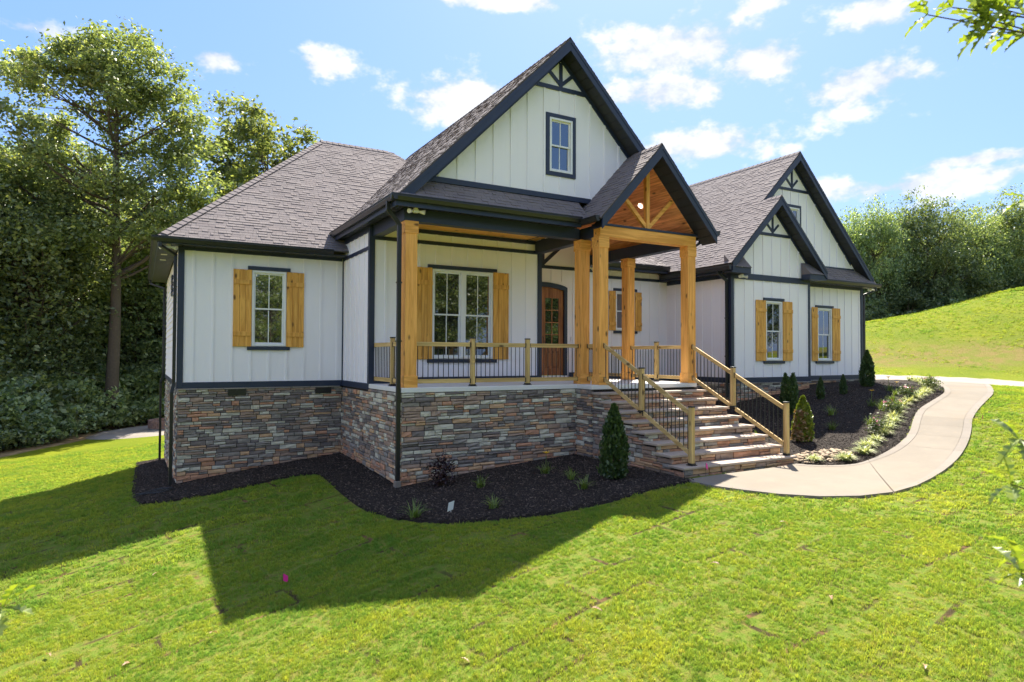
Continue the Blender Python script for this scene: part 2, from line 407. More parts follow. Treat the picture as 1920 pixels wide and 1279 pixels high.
plain('bark', (0.135, 0.105, 0.080), (0.070, 0.055, 0.043), 8, 0.95, 0.1, 26, 0.9, 0.03)
plain('twig', (0.11, 0.075, 0.045), (0.075, 0.05, 0.03), 8, 0.9, 0.1)
plain('fire_brick', (0.26, 0.16, 0.12), (0.19, 0.12, 0.095), 8, 0.9, 0.1, 50, 0.5, 0.01, isl=0.25)
plain('hose_black', (0.010, 0.010, 0.011), (0.02, 0.02, 0.022), 8, 0.35, 0.5)
def _lampglow(nt):
    e = nt.nodes.new('ShaderNodeEmission'); e.inputs[0].default_value = (1, 0.95, 0.85, 1); e.inputs[1].default_value = 3.0
    return e.outputs[0]
mat('lamp_glow', _lampglow).cycles.emission_sampling = 'NONE'
# ------------------------------------------------------------------ mesh helpers
RNG = random.Random(11)
NPR = np.random.default_rng(5)
class MB:
    """collects faces; build() links them as ONE mesh object"""
    def __init__(s): s.v = []; s.f = []; s.mi = []
    def face(s, pts, mi=0):
        i = len(s.v); s.v += [tuple(map(float, p)) for p in pts]; s.f.append(tuple(range(i, i + len(pts)))); s.mi.append(mi); return s
    def hexa(s, c, mi=0):
        """8 corners: index = bit0 x, bit1 y, bit2 z"""
        c = [Vector(map(float, p)) for p in c]
        flip = (c[1] - c[0]).cross(c[2] - c[0]).dot(c[4] - c[0]) < 0
        i = len(s.v); s.v += [tuple(p) for p in c]
        for q in ((0, 2, 3, 1), (4, 5, 7, 6), (0, 1, 5, 4), (2, 6, 7, 3), (0, 4, 6, 2), (1, 3, 7, 5)):
            q = tuple(i + k for k in (reversed(q) if flip else q)); s.f.append(q); s.mi.append(mi)
        return s
    def box(s, x0, x1, y0, y1, z0, z1, mi=0):
        return s.hexa([(x, y, z) for z in (z0, z1) for y in (y0, y1) for x in (x0, x1)], mi)
    def obox(s, o, ex, ey, ez, mi=0):
        o, ex, ey, ez = (Vector(map(float, p)) for p in (o, ex, ey, ez))
        return s.hexa([o + ex * a + ey * b + ez * c for c in (0, 1) for b in (0, 1) for a in (0, 1)], mi)
    def bar(s, p, q, w, h, upv=(0, 0, 1), mi=0):
        """bar from p to q, w across, h along upv (both centred)"""
        p, q = Vector(map(float, p)), Vector(map(float, q)); d = q - p
        up = Vector(map(float, upv)); side = d.cross(up).normalized(); up = side.cross(d).normalized()
        return s.obox(p - side * w / 2 - up * h / 2, d, side * w, up * h, mi)
    def prism(s, poly, ext, mi=0):
        """polygon (3D points) extruded by the vector ext"""
        e = Vector(map(float, ext)); a = [Vector(map(float, p)) for p in poly]; n = Vector((0, 0, 0))
        for k in range(1, len(a) - 1): n += (a[k] - a[0]).cross(a[k + 1] - a[0])
        if n.dot(e) > 0: a.reverse()
        b = [p + e for p in a]; i = len(s.v); m = len(a); s.v += [tuple(p) for p in a + b]
        s.f.append(tuple(range(i, i + m))); s.mi.append(mi)
        s.f.append(tuple(reversed(range(i + m, i + 2 * m)))); s.mi.append(mi)
        for k in range(m):
            l = (k + 1) % m
            s.f.append((i + k, i + m + k, i + m + l, i + l)); s.mi.append(mi)
        return s
    def tube(s, pts, rad, seg=8, mi=0, caps=True):
        pts = [Vector(map(float, p)) for p in pts]; n = len(pts); rad = rad if hasattr(rad, '__len__') else [rad] * n
        i = len(s.v); prev = None
        for k, p in enumerate(pts):
            d = (pts[min(k + 1, n - 1)] - pts[max(k - 1, 0)]).normalized()
            a = prev if prev is not None else (Vector((0, 0, 1)) if abs(d.z) < .9 else Vector((1, 0, 0)))
            a = (a - d * a.dot(d)).normalized(); prev = a; b = d.cross(a)
            for j in range(seg):
                t = 2 * math.pi * j / seg; s.v.append(tuple(p + (a * math.cos(t) + b * math.sin(t)) * rad[k]))
        for k in range(n - 1):
            for j in range(seg):
                l = (j + 1) % seg; s.f.append((i + k * seg + j, i + k * seg + l, i + (k + 1) * seg + l, i + (k + 1) * seg + j)); s.mi.append(mi)
        if caps:
            s.f.append(tuple(reversed(range(i, i + seg)))); s.mi.append(mi)
            s.f.append(tuple(range(i + (n - 1) * seg, i + n * seg))); s.mi.append(mi)
        return s
    def mesh(s, name, mats):
        me = bpy.data.meshes.new(name); me.from_pydata(s.v, [], s.f)
        for m in (mats if isinstance(mats, (list, tuple)) else [mats]):
            me.materials.append(MATS[m] if isinstance(m, str) else m)
        if any(s.mi): me.polygons.foreach_set('material_index', s.mi)
        me.update(); return me
    def build(s, name, mats, parent=None, bevel=0, smooth=False):
        return put(name, s.mesh(name, mats), parent, bevel=bevel, smooth=smooth)
ROOTS = {}
def put(name, me, parent=None, mw=None, bevel=0, smooth=False):
    o = bpy.data.objects.new(name, me); COL.objects.link(o)
    if parent is not None:
        o.parent = parent
        if parent.name in ROOTS: o.matrix_parent_inverse = ROOTS[parent.name]
    if mw is not None: o.matrix_basis = mw
    if smooth and me is not None: me.polygons.foreach_set('use_smooth', [True] * len(me.polygons))
    if bevel:
        b = o.modifiers.new('bevel', 'BEVEL'); b.width = bevel; b.segments = 2; b.limit_method = 'ANGLE'
    return o
def np_mesh(name, V, F, mats, mi=None, smooth=False):
    """V (n,3), F (m,k) all faces with k corners"""
    V = np.asarray(V, np.float32); F = np.asarray(F, np.int32); me = bpy.data.meshes.new(name); k = F.shape[1]
    me.vertices.add(len(V)); me.vertices.foreach_set('co', V.ravel())
    me.loops.add(F.size); me.loops.foreach_set('vertex_index', F.ravel())
    me.polygons.add(len(F)); me.polygons.foreach_set('loop_start', np.arange(0, F.size, k, dtype=np.int32))
    for m in (mats if isinstance(mats, (list, tuple)) else [mats]):
        me.materials.append(MATS[m] if isinstance(m, str) else m)
    if mi is not None: me.polygons.foreach_set('material_index', np.asarray(mi, np.int32))
    if smooth: me.polygons.foreach_set('use_smooth', np.ones(len(F), bool))
    me.update(calc_edges=True); me.validate(); return me
def tag(o, label=None, cat=None, group=None, kind=None):
    for k, v in (('label', label), ('category', cat), ('group', group), ('kind', kind)):
        if v: o[k] = v
    return o
def empty(name, loc, label=None, cat=None, group=None, fixed=False):
    o = bpy.data.objects.new(name, None); COL.objects.link(o); o.location = loc; o.empty_display_size = 0.2
    if fixed: ROOTS[o.name] = Matrix.Translation(-Vector(loc))
    return tag(o, label, cat, group)
def clone(root, loc, rz=0.0, sc=1.0, label=None, group=None, parent=None):
    c = root.copy(); COL.objects.link(c)
    if parent is None:
        c.location = loc; c.rotation_euler = (0, 0, rz); c.scale = (sc, sc, sc) if not hasattr(sc, '__len__') else sc
        if label: c['label'] = label
        if group: c['group'] = group
    else: c.parent = parent
    for ch in root.children: clone(ch, None, parent=c)
    return c
def px_of(P):
    d = np.asarray(P, float) - CAM; z = d @ CF
    return 960 + FPX * (d @ CR) / z, 639.5 - FPX * (d @ CU) / z

# ------------------------------------------------------------------ the lie of the land
CP=np.array([(0,0,-2.40),(3.9,0,-1.94),(3.86,-4.55,-2.05),(8.2,-4.55,-1.68),(8.2,-8.1,-1.64),(11.5,-8.1,-1.63),(0,7.8,-2.95),
(2.65,-10.1,-2.15),(.13,-8.7,-2.67),(-2.8,-4,-3.0),(15.4,-2.75,-.85),(19.1,-2.75,-.45),(23.2,-2,-.28),(27,-3,-.32),(30,2,-.28),
(-.8,-17.3,-2.8),(6,-16,-2.25),(14,-14,-1.6),(24,-12,-.9),(-8,-10,-3.7),(-8,2,-3.9),(-6,18,-3.8),(0,17,-3.35),(10,16,-2.3),
(41,0,-.1),(35,5,-.15),(60.2,8,6.3),(53.7,10.5,4.5),(47.1,13,3.2),(77,15,5.2),(70,19,3.0),(62,23,1.4),(45,-12,-.4),(62,-8,3.5),
(-45,40,-6),(0,60,-5),(45,60,0),(110,40,4),(110,-40,4),(40,-45,-2),(0,-60,-4),(-60,-30,-7),(-60,15,-6.5)],float)
def _phi(r2): return np.where(r2>0,r2*np.log(np.maximum(r2,1e-12)),0)
_n=len(CP)
_d2=((CP[:,None,:2]-CP[None,:,:2])**2).sum(-1)
_A=np.zeros((_n+3,_n+3));_A[:_n,:_n]=_phi(_d2)+np.eye(_n)*2.0;_A[:_n,_n]=1;_A[:_n,_n+1:]=CP[:,:2];_A[_n,:_n]=1;_A[_n+1:,:_n]=CP[:,:2].T
_W=np.linalg.solve(_A,np.r_[CP[:,2],0,0,0])
def gz(x,y):
    x=np.asarray(x,float);y=np.asarray(y,float)
    r=np.hypot(x-15,y);k=np.where(r>110,110/np.maximum(r,1),1.);X=15+(x-15)*k;Y=y*k
    sh=X.shape;X=X.ravel();Y=Y.ravel()
    out=_W[_n]+_W[_n+1]*X+_W[_n+2]*Y
    for i in range(_n): out=out+_W[i]*_phi((X-CP[i,0])**2+(Y-CP[i,1])**2)
    return out.reshape(sh)
def gz1(x, y): return float(gz(np.array([x]), np.array([y]))[0])
def warp(n, half, p=2.6):
    t = np.linspace(-1, 1, n); return np.sign(t) * (np.abs(t) ** p) * half
_gx = np.unique(np.concatenate([np.arange(-9, 26.01, 0.5), 8.5 + warp(90, 420)]))
_gy = np.unique(np.concatenate([np.arange(-17, 12.01, 0.5), -3 + warp(90, 420)]))
_X, _Y = np.meshgrid(_gx, _gy); _Z = gz(_X, _Y)
_bx = (_X > 0.4) & (_X < 22.8) & (_Y > 0.3) & (_Y < 8)
_Z = np.where(_bx, _Z - 0.3, _Z)
_n0, _n1 = _X.shape; _id = np.arange(_n0 * _n1).reshape(_n0, _n1)
ground = put('ground', np_mesh('ground', np.c_[_X.ravel(), _Y.ravel(), _Z.ravel()],
             np.c_[_id[:-1, :-1].ravel(), _id[:-1, 1:].ravel(), _id[1:, 1:].ravel(), _id[1:, :-1].ravel()], 'lawn', smooth=True))
tag(ground, 'freshly sodded green lawn falling away to the left of the house', None, None, 'structure')

def inpoly(x, y, poly):
    x = np.asarray(x); y = np.asarray(y); r = np.zeros(x.shape, bool); n = len(poly)
    for i in range(n):
        (x0, y0), (x1, y1) = poly[i], poly[(i + 1) % n]
        c = ((y0 > y) != (y1 > y)) & (x < (x1 - x0) * (y - y0) / ((y1 - y0) if y1 != y0 else 1e-9) + x0); r ^= c
    return r
def chaikin(P, n=2, closed=False):
    P = [np.array(p, float) for p in P]
    for _ in range(n):
        Q = [] if closed else [P[0]]
        for a, b in zip(P, P[1:] + ([P[0]] if closed else [])): Q += [a * .75 + b * .25, a * .25 + b * .75]
        P = Q if closed else Q + [P[-1]]
    return [tuple(p) for p in P]
def sheet(name, poly, dz, m, step=0.15, edge=0.05):
    """a sheet laid over the ground inside poly: grid cells, with a rim that drops to the soil"""
    import bmesh
    bm = bmesh.new(); vs_ = [bm.verts.new((x, y, 0)) for x, y in poly]; bm.faces.new(vs_)
    xs = [p[0] for p in poly]; ys = [p[1] for p in poly]
    for ax, lo, hi in ((0, min(xs), max(xs)), (1, min(ys), max(ys))):
        k = lo + step
        while k < hi:
            bmesh.ops.bisect_plane(bm, geom=bm.verts[:] + bm.edges[:] + bm.faces[:], plane_co=(k, k, 0), plane_no=(1, 0, 0) if ax == 0 else (0, 1, 0)); k += step
    rim = {v.index for e in bm.edges if e.is_boundary for v in e.verts} if False else set(v for e in bm.edges if e.is_boundary for v in e.verts)
    co = np.array([v.co[:] for v in bm.verts]); z = gz(co[:, 0], co[:, 1])
    for v, zz in zip(bm.verts, z): v.co.z = zz + (dz if v not in rim else dz - edge)
    bm.normal_update()
    me = bpy.data.meshes.new(name); bm.to_mesh(me); bm.free(); me.materials.append(MATS[m])
    if len(me.polygons) and me.polygons[0].normal.z < 0: me.flip_normals()
    me.polygons.foreach_set('use_smooth', [True] * len(me.polygons))
    return put(name, me)

BED_FRONT = chaikin([(-0.85, 9.0), (-0.88, 4.5), (-0.90, 1.28), (-0.89, -0.57), (-0.74, -1.19), (-0.37, -1.52), (-0.04, -1.64), (0.84, -1.85), (1.73, -1.74), (2.43, -1.72),
    (2.82, -1.93), (2.82, -2.81), (2.77, -4.12), (2.80, -5.49), (3.01, -6.35), (3.30, -7.08), (3.65, -7.60), (4.20, -8.03), (4.80, -8.35), (5.39, -8.53),
    (6.10, -8.59), (6.84, -8.45), (7.50, -8.38), (8.14, -8.40)], 2) + [(8.30, -8.0), (8.30, -4.4), (4.2, -4.4), (4.2, 0.2), (0.25, 0.2), (0.25, 9.0)]
WALK_IN = chaikin([(11.30, -8.16), (11.45, -8.44), (11.72, -8.69), (12.15, -8.93), (12.78, -8.87), (13.60, -8.73), (14.52, -8.50), (15.57, -8.12), (16.78, -7.51), (18.05, -6.93),
    (19.32, -6.57), (21.14, -6.01), (22.16, -5.55), (23.60, -4.72), (25.14, -3.44), (26.0, -2.5)], 2)
WALK_OUT = chaikin([(8.02, -8.25), (8.10, -8.88), (8.39, -9.38), (8.77, -9.94), (9.32, -10.34), (10.07, -10.62), (10.91, -10.67), (11.88, -10.51), (13.19, -10.21), (14.19, -9.92),
    (15.44, -9.47), (16.75, -8.92), (17.91, -8.37), (19.43, -7.82), (21.00, -7.30), (22.70, -6.71), (24.4, -5.95), (27.9, -4.2)], 2)
BED_SIDE = WALK_IN[:] + [(24.6, -1.8), (23.3, -1.9), (19.0, -1.9), (19.0, -2.6), (15.6, -2.6), (15.6, 0.0), (11.35, 0.0), (11.35, -8.0)]
tag(sheet('mulch_bed', BED_FRONT, 0.05, 'mulch', 0.2, 0.07), 'dark mulch bed wrapping the left and porch walls', None, None, 'structure')
tag(sheet('planting_bed', BED_SIDE, 0.05, 'mulch', 0.25, 0.07), 'dark mulch bed between stairs, right wing and walk', None, None, 'structure')

# walkway: cast panels with a light trowelled border, joints between them
def arc(P):
    P = np.array(P); s = np.r_[0, np.cumsum(np.hypot(*np.diff(P, axis=0).T))]; return P, s / s[-1]
def along(P, s, t): return np.array([np.interp(t, s, P[:, 0]), np.interp(t, s, P[:, 1])])
PI_, SI_ = arc(WALK_IN); PO_, SO_ = arc(WALK_OUT)
# pair each point of the inner edge with the point of the outer edge straight across
_tt = np.linspace(0, 1, 121); _to = []; _last = 0.0
_cand = np.linspace(0, 1, 600); _OUT = np.array([along(PO_, SO_, c) for c in _cand])
for _t in _tt:
    _p = along(PI_, SI_, _t); _q = along(PI_, SI_, min(1, _t + .02)) - along(PI_, SI_, max(0, _t - .02)); _q = _q / np.hypot(*_q)
    _c = np.abs((_OUT - _p) @ _q) + 0.25 * np.hypot(*(_OUT - _p).T); _to.append(_cand[int(np.argmin(_c))])
_to = np.maximum.accumulate(np.array(_to)); _k = np.clip(_tt / 0.16, 0, 1); _to = _to * _k; _to[-1] = 1.0
_ker = np.ones(9) / 9; _to = np.r_[_to[:4], np.convolve(_to, _ker, 'valid'), _to[-4:]]; _to = np.maximum.accumulate(_to)
def wpt(t, w, ofs=0.0):
    a, b = along(PI_, SI_, t), along(PO_, SO_, float(np.interp(t, _tt, _to))); d = b - a; d = d / max(np.hypot(*d), 1e-6)
    return a + (b - a) * w + d * ofs
walk = MB()
WALK_Z = 0.045
def wz(p, h=0.0): return (p[0], p[1], gz1(p[0], p[1]) + WALK_Z + h)
_base = MB(); N_T = 90
for i in range(N_T):
    t0, t1 = i / N_T, (i + 1) / N_T
    for j in range(4):
        q = [wpt(t0, j / 4), wpt(t0, (j + 1) / 4), wpt(t1, (j + 1) / 4), wpt(t1, j / 4)]
        _base.face([wz(p, -0.025) for p in q])
    for w in (0.0, 1.0):
        a, b = wpt(t0, w), wpt(t1, w); _base.face([wz(a, -0.025), wz(b, -0.025), wz(b, -0.25), wz(a, -0.25)])
walkway = tag(_base.build('walkway', 'walk_concrete'), 'curving pale concrete front walk with a trowelled border', None, None, 'structure')
JT = [0.0, 0.10, 0.20, 0.27, 0.335, 0.40, 0.465, 0.53, 0.595, 0.66, 0.73, 0.80, 0.87, 0.935, 1.0]
BW = 0.17
for k in range(len(JT) - 1):
    t0, t1 = JT[k] + 0.00025, JT[k + 1] - 0.00025; m = 7
    mid, bi, bo = MB(), MB(), MB()
    for i in range(m):
        a, b = t0 + (t1 - t0) * i / m, t0 + (t1 - t0) * (i + 1) / m
        def q4(f0, f1):
            return [f0(a), f1(a), f1(b), f0(b)]
        I0 = lambda t: wpt(t, 0, 0.0); I1 = lambda t: wpt(t, 0, BW); J1 = lambda t: wpt(t, 0, BW + 0.006)
        O0 = lambda t: wpt(t, 1, 0.0); O1 = lambda t: wpt(t, 1, -BW); K1 = lambda t: wpt(t, 1, -BW - 0.006)
        n = 4
        for j in range(n):
            f0 = lambda t, j=j: J1(t) + (K1(t) - J1(t)) * j / n; f1 = lambda t, j=j: J1(t) + (K1(t) - J1(t)) * (j + 1) / n
            mid.face([wz(p, -0.004) for p in q4(f0, f1)])
        bi.face([wz(p) for p in q4(I0, I1)]); bo.face([wz(p) for p in q4(O1, O0)])
        bi.face([wz(I0(a)), wz(I0(b)), wz(I0(b), -0.2), wz(I0(a), -0.2)]); bo.face([wz(O0(a)), wz(O0(b)), wz(O0(b), -0.2), wz(O0(a), -0.2)])
    mid.build('walk_panel', 'walk_concrete', walkway)
    bi.build('walk_border', 'walk_border', walkway); bo.build('walk_border', 'walk_border', walkway)

# driveway beyond the right wing
DRIVE = [(23.6, -0.8), (25.6, -2.4), (27.6, -4.3), (29.3, -5.3), (33, -7.6), (40, -11), (46, -12), (46, -4), (39.5, -1.2), (36.4, 1.4), (33.4, 3.4), (30, 6.5), (26, 12), (24, 12)]
tag(sheet('driveway', DRIVE, 0.06, 'drive_concrete', 0.8, 0.05), 'pale concrete driveway behind the right wing', None, None, 'structure')
# patio with fire pit behind the house
PATIO = [(0.6 + 3.9 * math.cos(a), 24.6 + 4.2 * math.sin(a)) for a in np.linspace(0, 2 * math.pi, 40, endpoint=False)]
tag(sheet('patio', PATIO, 0.10, 'drive_concrete', 0.7, 0.10), 'round concrete patio at the edge of the woods', None, None, 'structure')
# ------------------------------------------------------------------ the house
HOUSE = empty('farmhouse', (0, 0, -2.4), 'white board and batten house with black trim, cedar porch posts and stone base', 'house', fixed=True)
def part(name, mb, m, parent=HOUSE, **k): return mb.build(name, m, parent, **k)
def grid_wall(axis, c, u0, u1, z0, z1, holes, thick=0.14):
    """wall in plane axis=c ('y' faces -y, 'x' faces -x) with rectangular openings"""
    us = sorted({u0, u1, *[h[0] for h in holes], *[h[1] for h in holes]}); zs = sorted({z0, z1, *[h[2] for h in holes], *[h[3] for h in holes]})
    mb = MB()
    for a, b in zip(us, us[1:]):
        for p, q in zip(zs, zs[1:]):
            if any(h[0] - 1e-6 <= a and b <= h[1] + 1e-6 and h[2] - 1e-6 <= p and q <= h[3] + 1e-6 for h in holes): continue
            if axis == 'y': mb.face([(a, c, p), (b, c, p), (b, c, q), (a, c, q)])
            else: mb.face([(c, b, p), (c, a, p), (c, a, q), (c, b, q)])
    for h in holes:   # reveals
        a, b, p, q = h
        if axis == 'y':
            for s in (((a, p), (a, q)), ((b, q), (b, p)), ((a, q), (b, q)), ((b, p), (a, p))):
                (xa, za), (xb, zb) = s; mb.face([(xa, c, za), (xb, c, zb), (xb, c + thick, zb), (xa, c + thick, za)])
    return mb
def fbox(mb, y, u0, u1, z0, z1, d1, d0=-0.004): return mb.box(u0, u1, y - d1, y - d0, z0, z1)   # on a wall facing -y, d outwards
def lbox(mb, x, u0, u1, z0, z1, d1, d0=-0.004): return mb.box(x - d1, x - d0, u0, u1, z0, z1)   # on a wall facing -x
BAT_W, BAT_D = 0.055, 0.022
def battens_y(wall, y, xs, z0, z1f, cuts=()):
    """battens; z1f number or function of x; cuts (u0,u1,z0,z1) leave gaps"""
    for x in xs:
        zt = z1f(x) if callable(z1f) else z1f
        segs = [(z0, zt)]
        for (a, b, p, q) in cuts:
            if a - BAT_W / 2 < x < b + BAT_W / 2:
                segs = [s for (lo, hi) in segs for s in ((lo, min(hi, p)), (max(lo, q), hi)) if s[1] - s[0] > 0.03]
        for lo, hi in segs: fbox(MB(), y, x - BAT_W / 2, x + BAT_W / 2, lo, hi, BAT_D).build('batten', 'siding', wall)
def window(y, x0, x1, z0, z1, header=True, units=1, trim=0.10, surround=False):
    w = MB(); f = 0.05
    for a, b, p, q in ((x0, x0 + f, z0, z1), (x1 - f, x1, z0, z1), (x0 + f, x1 - f, z1 - f, z1), (x0 + f, x1 - f, z0, z0 + f)):
        w.box(a, b, y - 0.035, y + 0.09, p, q)
    uw = (x1 - x0 - 2 * f - (units - 1) * 0.13) / units; us = []
    for i in range(units):
        a = x0 + f + i * (uw + 0.13); us.append((a, a + uw))
        if i: w.box(a - 0.13, a, y - 0.03, y + 0.09, z0 + f, z1 - f)
    W = w.build('window', 'white_vinyl', HOUSE, bevel=0.004)
    zm = z0 + (z1 - z0) * 0.495
    for (a, b) in us:
        for (p, q, dy) in ((zm - 0.02, z1 - f, 0.012), (z0 + f, zm + 0.025, 0.045)):
            s = MB(); g = 0.038
            for aa, bb, pp, qq in ((a, a + g, p, q), (b - g, b, p, q), (a + g, b - g, q - g, q), (a + g, b - g, p, p + g)): s.box(aa, bb, y + dy, y + dy + 0.03, pp, qq)
            s.build('sash', 'white_vinyl', W)
            m = (a + b) / 2
            MB().box(m - 0.011, m + 0.011, y + dy + 0.006, y + dy + 0.022, p + g, q - g).build('muntin', 'white_vinyl', W)
            for aa, bb in ((a + g, m - 0.011), (m + 0.011, b - g)):
                MB().box(aa, bb, y + dy + 0.012, y + dy + 0.018, p + g, q - g).build('pane', 'window_glass', W)
    MB().box(x0 + f, x1 - f, y + 0.10, y + 0.12, z0 + f, z1 - f).build('dark_backing', 'black_trim', W)  # dark sheet behind the panes, painted to stand in for the unlit room
    if surround:
        t = 0.10
        for nm, (a, b, p, q) in (('window_casing', (x0 - t, x0, z0 - t, z1 + t)), ('window_casing', (x1, x1 + t, z0 - t, z1 + t)), ('window_header', (x0, x1, z1, z1 + t)), ('window_sill', (x0, x1, z0 - t, z0))):
            fbox(MB(), y, a, b, p, q, 0.03).build(nm, 'black_trim', W, bevel=0.004)
    elif header:
        fbox(MB(), y, x0 - trim, x1 + trim, z1 + 0.015, z1 + 0.105, 0.045).build('window_header', 'black_trim', W, bevel=0.005)
        fbox(MB(), y, x0 - trim, x1 + trim, z0 - 0.105, z0 - 0.015, 0.055).build('window_sill', 'black_trim', W, bevel=0.005)
    return W
def shutter(y, x0, x1, z0, z1):
    d = 0.03; h = z1 - z0
    S = fbox(MB(), y, x0 + 0.01, x1 - 0.01, z0 + 0.02, z1 - 0.02, BAT_D + 0.008, BAT_D).build('shutter', 'shutter_wood', HOUSE)
    for zc in (z0 + h * 0.165, z1 - h * 0.165): fbox(MB(), y, x0 + 0.004, x1 - 0.004, zc - 0.055, zc + 0.055, d + 0.045, d + 0.022).build('cross_board', 'shutter_wood', S, bevel=0.004)
    n = 3; w = (x1 - x0) / n
    for i in range(n):
        fbox(MB(), y, x0 + i * w + 0.003, x0 + (i + 1) * w - 0.003, z0 + RNG.uniform(-.003, .003), z1 + RNG.uniform(-.003, .003), d + 0.022, BAT_D + 0.0095).build('board', 'shutter_wood', S, bevel=0.003)

# --- walls -------------------------------------------------------------
wins = {'w1': (1.605, 2.418, 0.887, 2.756), 'w3': (5.425, 7.095, 0.592, 2.79), 'w6': (13.08, 13.90, 1.535, 2.845), 'w8': (16.94, 17.745, 0.545, 2.484), 'w9': (20.61, 21.43, 0.530, 2.437)}
def trimcut(h): return (h[0] - 0.1, h[1] + 0.1, h[2] - 0.105, h[3] + 0.105)
W1 = part('wall', grid_wall('y', 0.0, 0, 3.877, -0.1, 3.26, [wins['w1']]), 'siding')
battens_y(W1, 0.0, [0.30 + 0.4275 * i for i in range(9)], 0.0, 3.16, [trimcut(wins['w1'])])
window(0.0, *wins['w1']); shutter(0.0, 1.17, 1.60, 0.87, 2.765); shutter(0.0, 2.425, 2.857, 0.865, 2.762)
W2 = part('wall', grid_wall('x', 3.877, -2.35, 0.0, -0.1, 3.75, []), 'siding')
for yy in [-0.28, -0.68, -1.08, -1.47, -1.87, -2.2]: lbox(MB(), 3.877, yy - BAT_W / 2, yy + BAT_W / 2, 0.0, 3.62, BAT_D).build('batten', 'siding', W2)
W3 = part('wall', grid_wall('y', -2.35, 3.877, 8.56, 0.0, 3.78, [wins['w3']]), 'siding')
battens_y(W3, -2.35, [4.25, 4.68, 5.11] + [5.538 + 0.430 * i for i in range(7)], 0.0, 3.70, [trimcut(wins['w3'])])
window(-2.35, *wins['w3'], units=2, trim=0.12); shutter(-2.35, 5.0, 5.42, 0.57, 2.81); shutter(-2.35, 7.10, 7.555, 0.57, 2.81)
part('wall', MB().face([(8.56, -2.35, 0), (8.56, -0.2, 0), (8.56, -0.2, 4.6), (8.56, -2.35, 4.6)]), 'siding')
# door wall with a shallow arched opening
DX0, DX1, DC = 9.03, 10.85, 9.94
def archz(x): return 2.66 + 0.23 * math.sqrt(max(0.0, 1 - ((x - DC) / 1.02) ** 2))
m = MB(); xs = [8.56, DX0] + list(np.linspace(DX0, DX1, 17))[1:] + [12.3]
for a, b in zip(xs, xs[1:]):
    za, zb = (0, 0) if (b <= DX0 + 1e-6 or a >= DX1 - 1e-6) else (archz(a), archz(b))
    vz = lambda x: max(3.7, 5.36 - 1.07 * abs(x - 9.93))
    m.face([(a, -0.2, za), (b, -0.2, zb), (b, -0.2, vz(b)), (a, -0.2, vz(a))])
W5 = part('wall', m, 'siding')
battens_y(W5, -0.2, [8.9, 9.33, 9.76, 10.30, 10.70, 11.12, 11.55], 0.0, 3.40, [(DX0 - .1, DX1 + .1, -1, 3.0)])
part('wall', MB().face([(12.3, -0.2, 0), (12.3, 0.16, 0), (12.3, 0.16, 4.4), (12.3, -0.2, 4.4)]), 'siding')
W6 = part('wall', grid_wall('y', 0.16, 12.3, 15.37, -0.3, 3.75, [wins['w6']]), 'siding')
battens_y(W6, 0.16, [12.52, 12.95, 13.35, 13.75, 14.18, 14.60, 15.02], 0.0, 3.62, [trimcut(wins['w6'])])
window(0.16, *wins['w6']); shutter(0.16, 12.79, 13.07, 1.53, 2.85); shutter(0.16, 13.907, 14.19, 1.53, 2.85)
W7 = part('wall', grid_wall('x', 15.37, -2.745, 0.16, -0.2, 3.4, []), 'siding')
for yy in [-0.25, -0.67, -1.09, -1.51, -1.93, -2.35]: lbox(MB(), 15.37, yy - BAT_W / 2, yy + BAT_W / 2, -0.02, 3.2, BAT_D).build('batten', 'siding', W7)
W8 = part('wall', grid_wall('y', -2.745, 15.37, 19.14, -0.2, 3.3, [wins['w8']]), 'siding')
BX8 = [15.55 + 0.436 * i for i in range(9)]
battens_y(W8, -2.745, BX8, -0.02, 3.14, [trimcut(wins['w8'])])
window(-2.745, *wins['w8']); shutter(-2.745, 16.455, 16.93, 0.53, 2.50); shutter(-2.745, 17.755, 18.235, 0.53, 2.50)
part('wall', MB().face([(19.14, -2.745, -.2), (19.14, -2.0, -.2), (19.14, -2.0, 3.6), (19.14, -2.745, 3.6)]), 'siding')
W9 = part('wall', grid_wall('y', -2.0, 19.14, 23.30, -0.2, 3.4, [wins['w9']]), 'siding')
battens_y(W9, -2.0, [19.66 + 0.430 * i for i in range(9)], -0.02, 3.22, [trimcut(wins['w9'])])
window(-2.0, *wins['w9']); shutter(-2.0, 20.28, 20.60, 0.52, 2.465); shutter(-2.0, 21.44, 21.90, 0.52, 2.465)
part('wall', MB().face([(23.3, -2.0, -.4), (23.3, 11, -.4), (23.3, 11, 3.6), (23.3, -2.0, 3.6)]), 'siding')
# left side wall: lap boards
W10 = part('wall', grid_wall('x', 0.0, 0.0, 8.4, -0.1, 3.26, []), 'siding')
for i in range(18):
    z = -0.005 + i * 0.178
    MB().hexa([(-0.030, 0.1, z), (-0.001, 0.1, z), (-0.030, 8.3, z), (-0.001, 8.3, z), (-0.010, 0.1, z + 0.185), (-0.001, 0.1, z + 0.185), (-0.010, 8.3, z + 0.185), (-0.001, 8.3, z + 0.185)]).build('lap_board', 'siding', W10)
sv = MB()
for k in range(7): sv.box(-0.06, -0.02, 3.0, 3.5, 2.30 + k * 0.085, 2.355 + k * 0.085)
part('gable_vent', sv, 'black_trim')
part('wall', MB().face([(0, 8.4, -3.2), (0, 8.4, 3.26), (11, 8.4, 3.26), (11, 8.4, -3.2)]), 'siding')

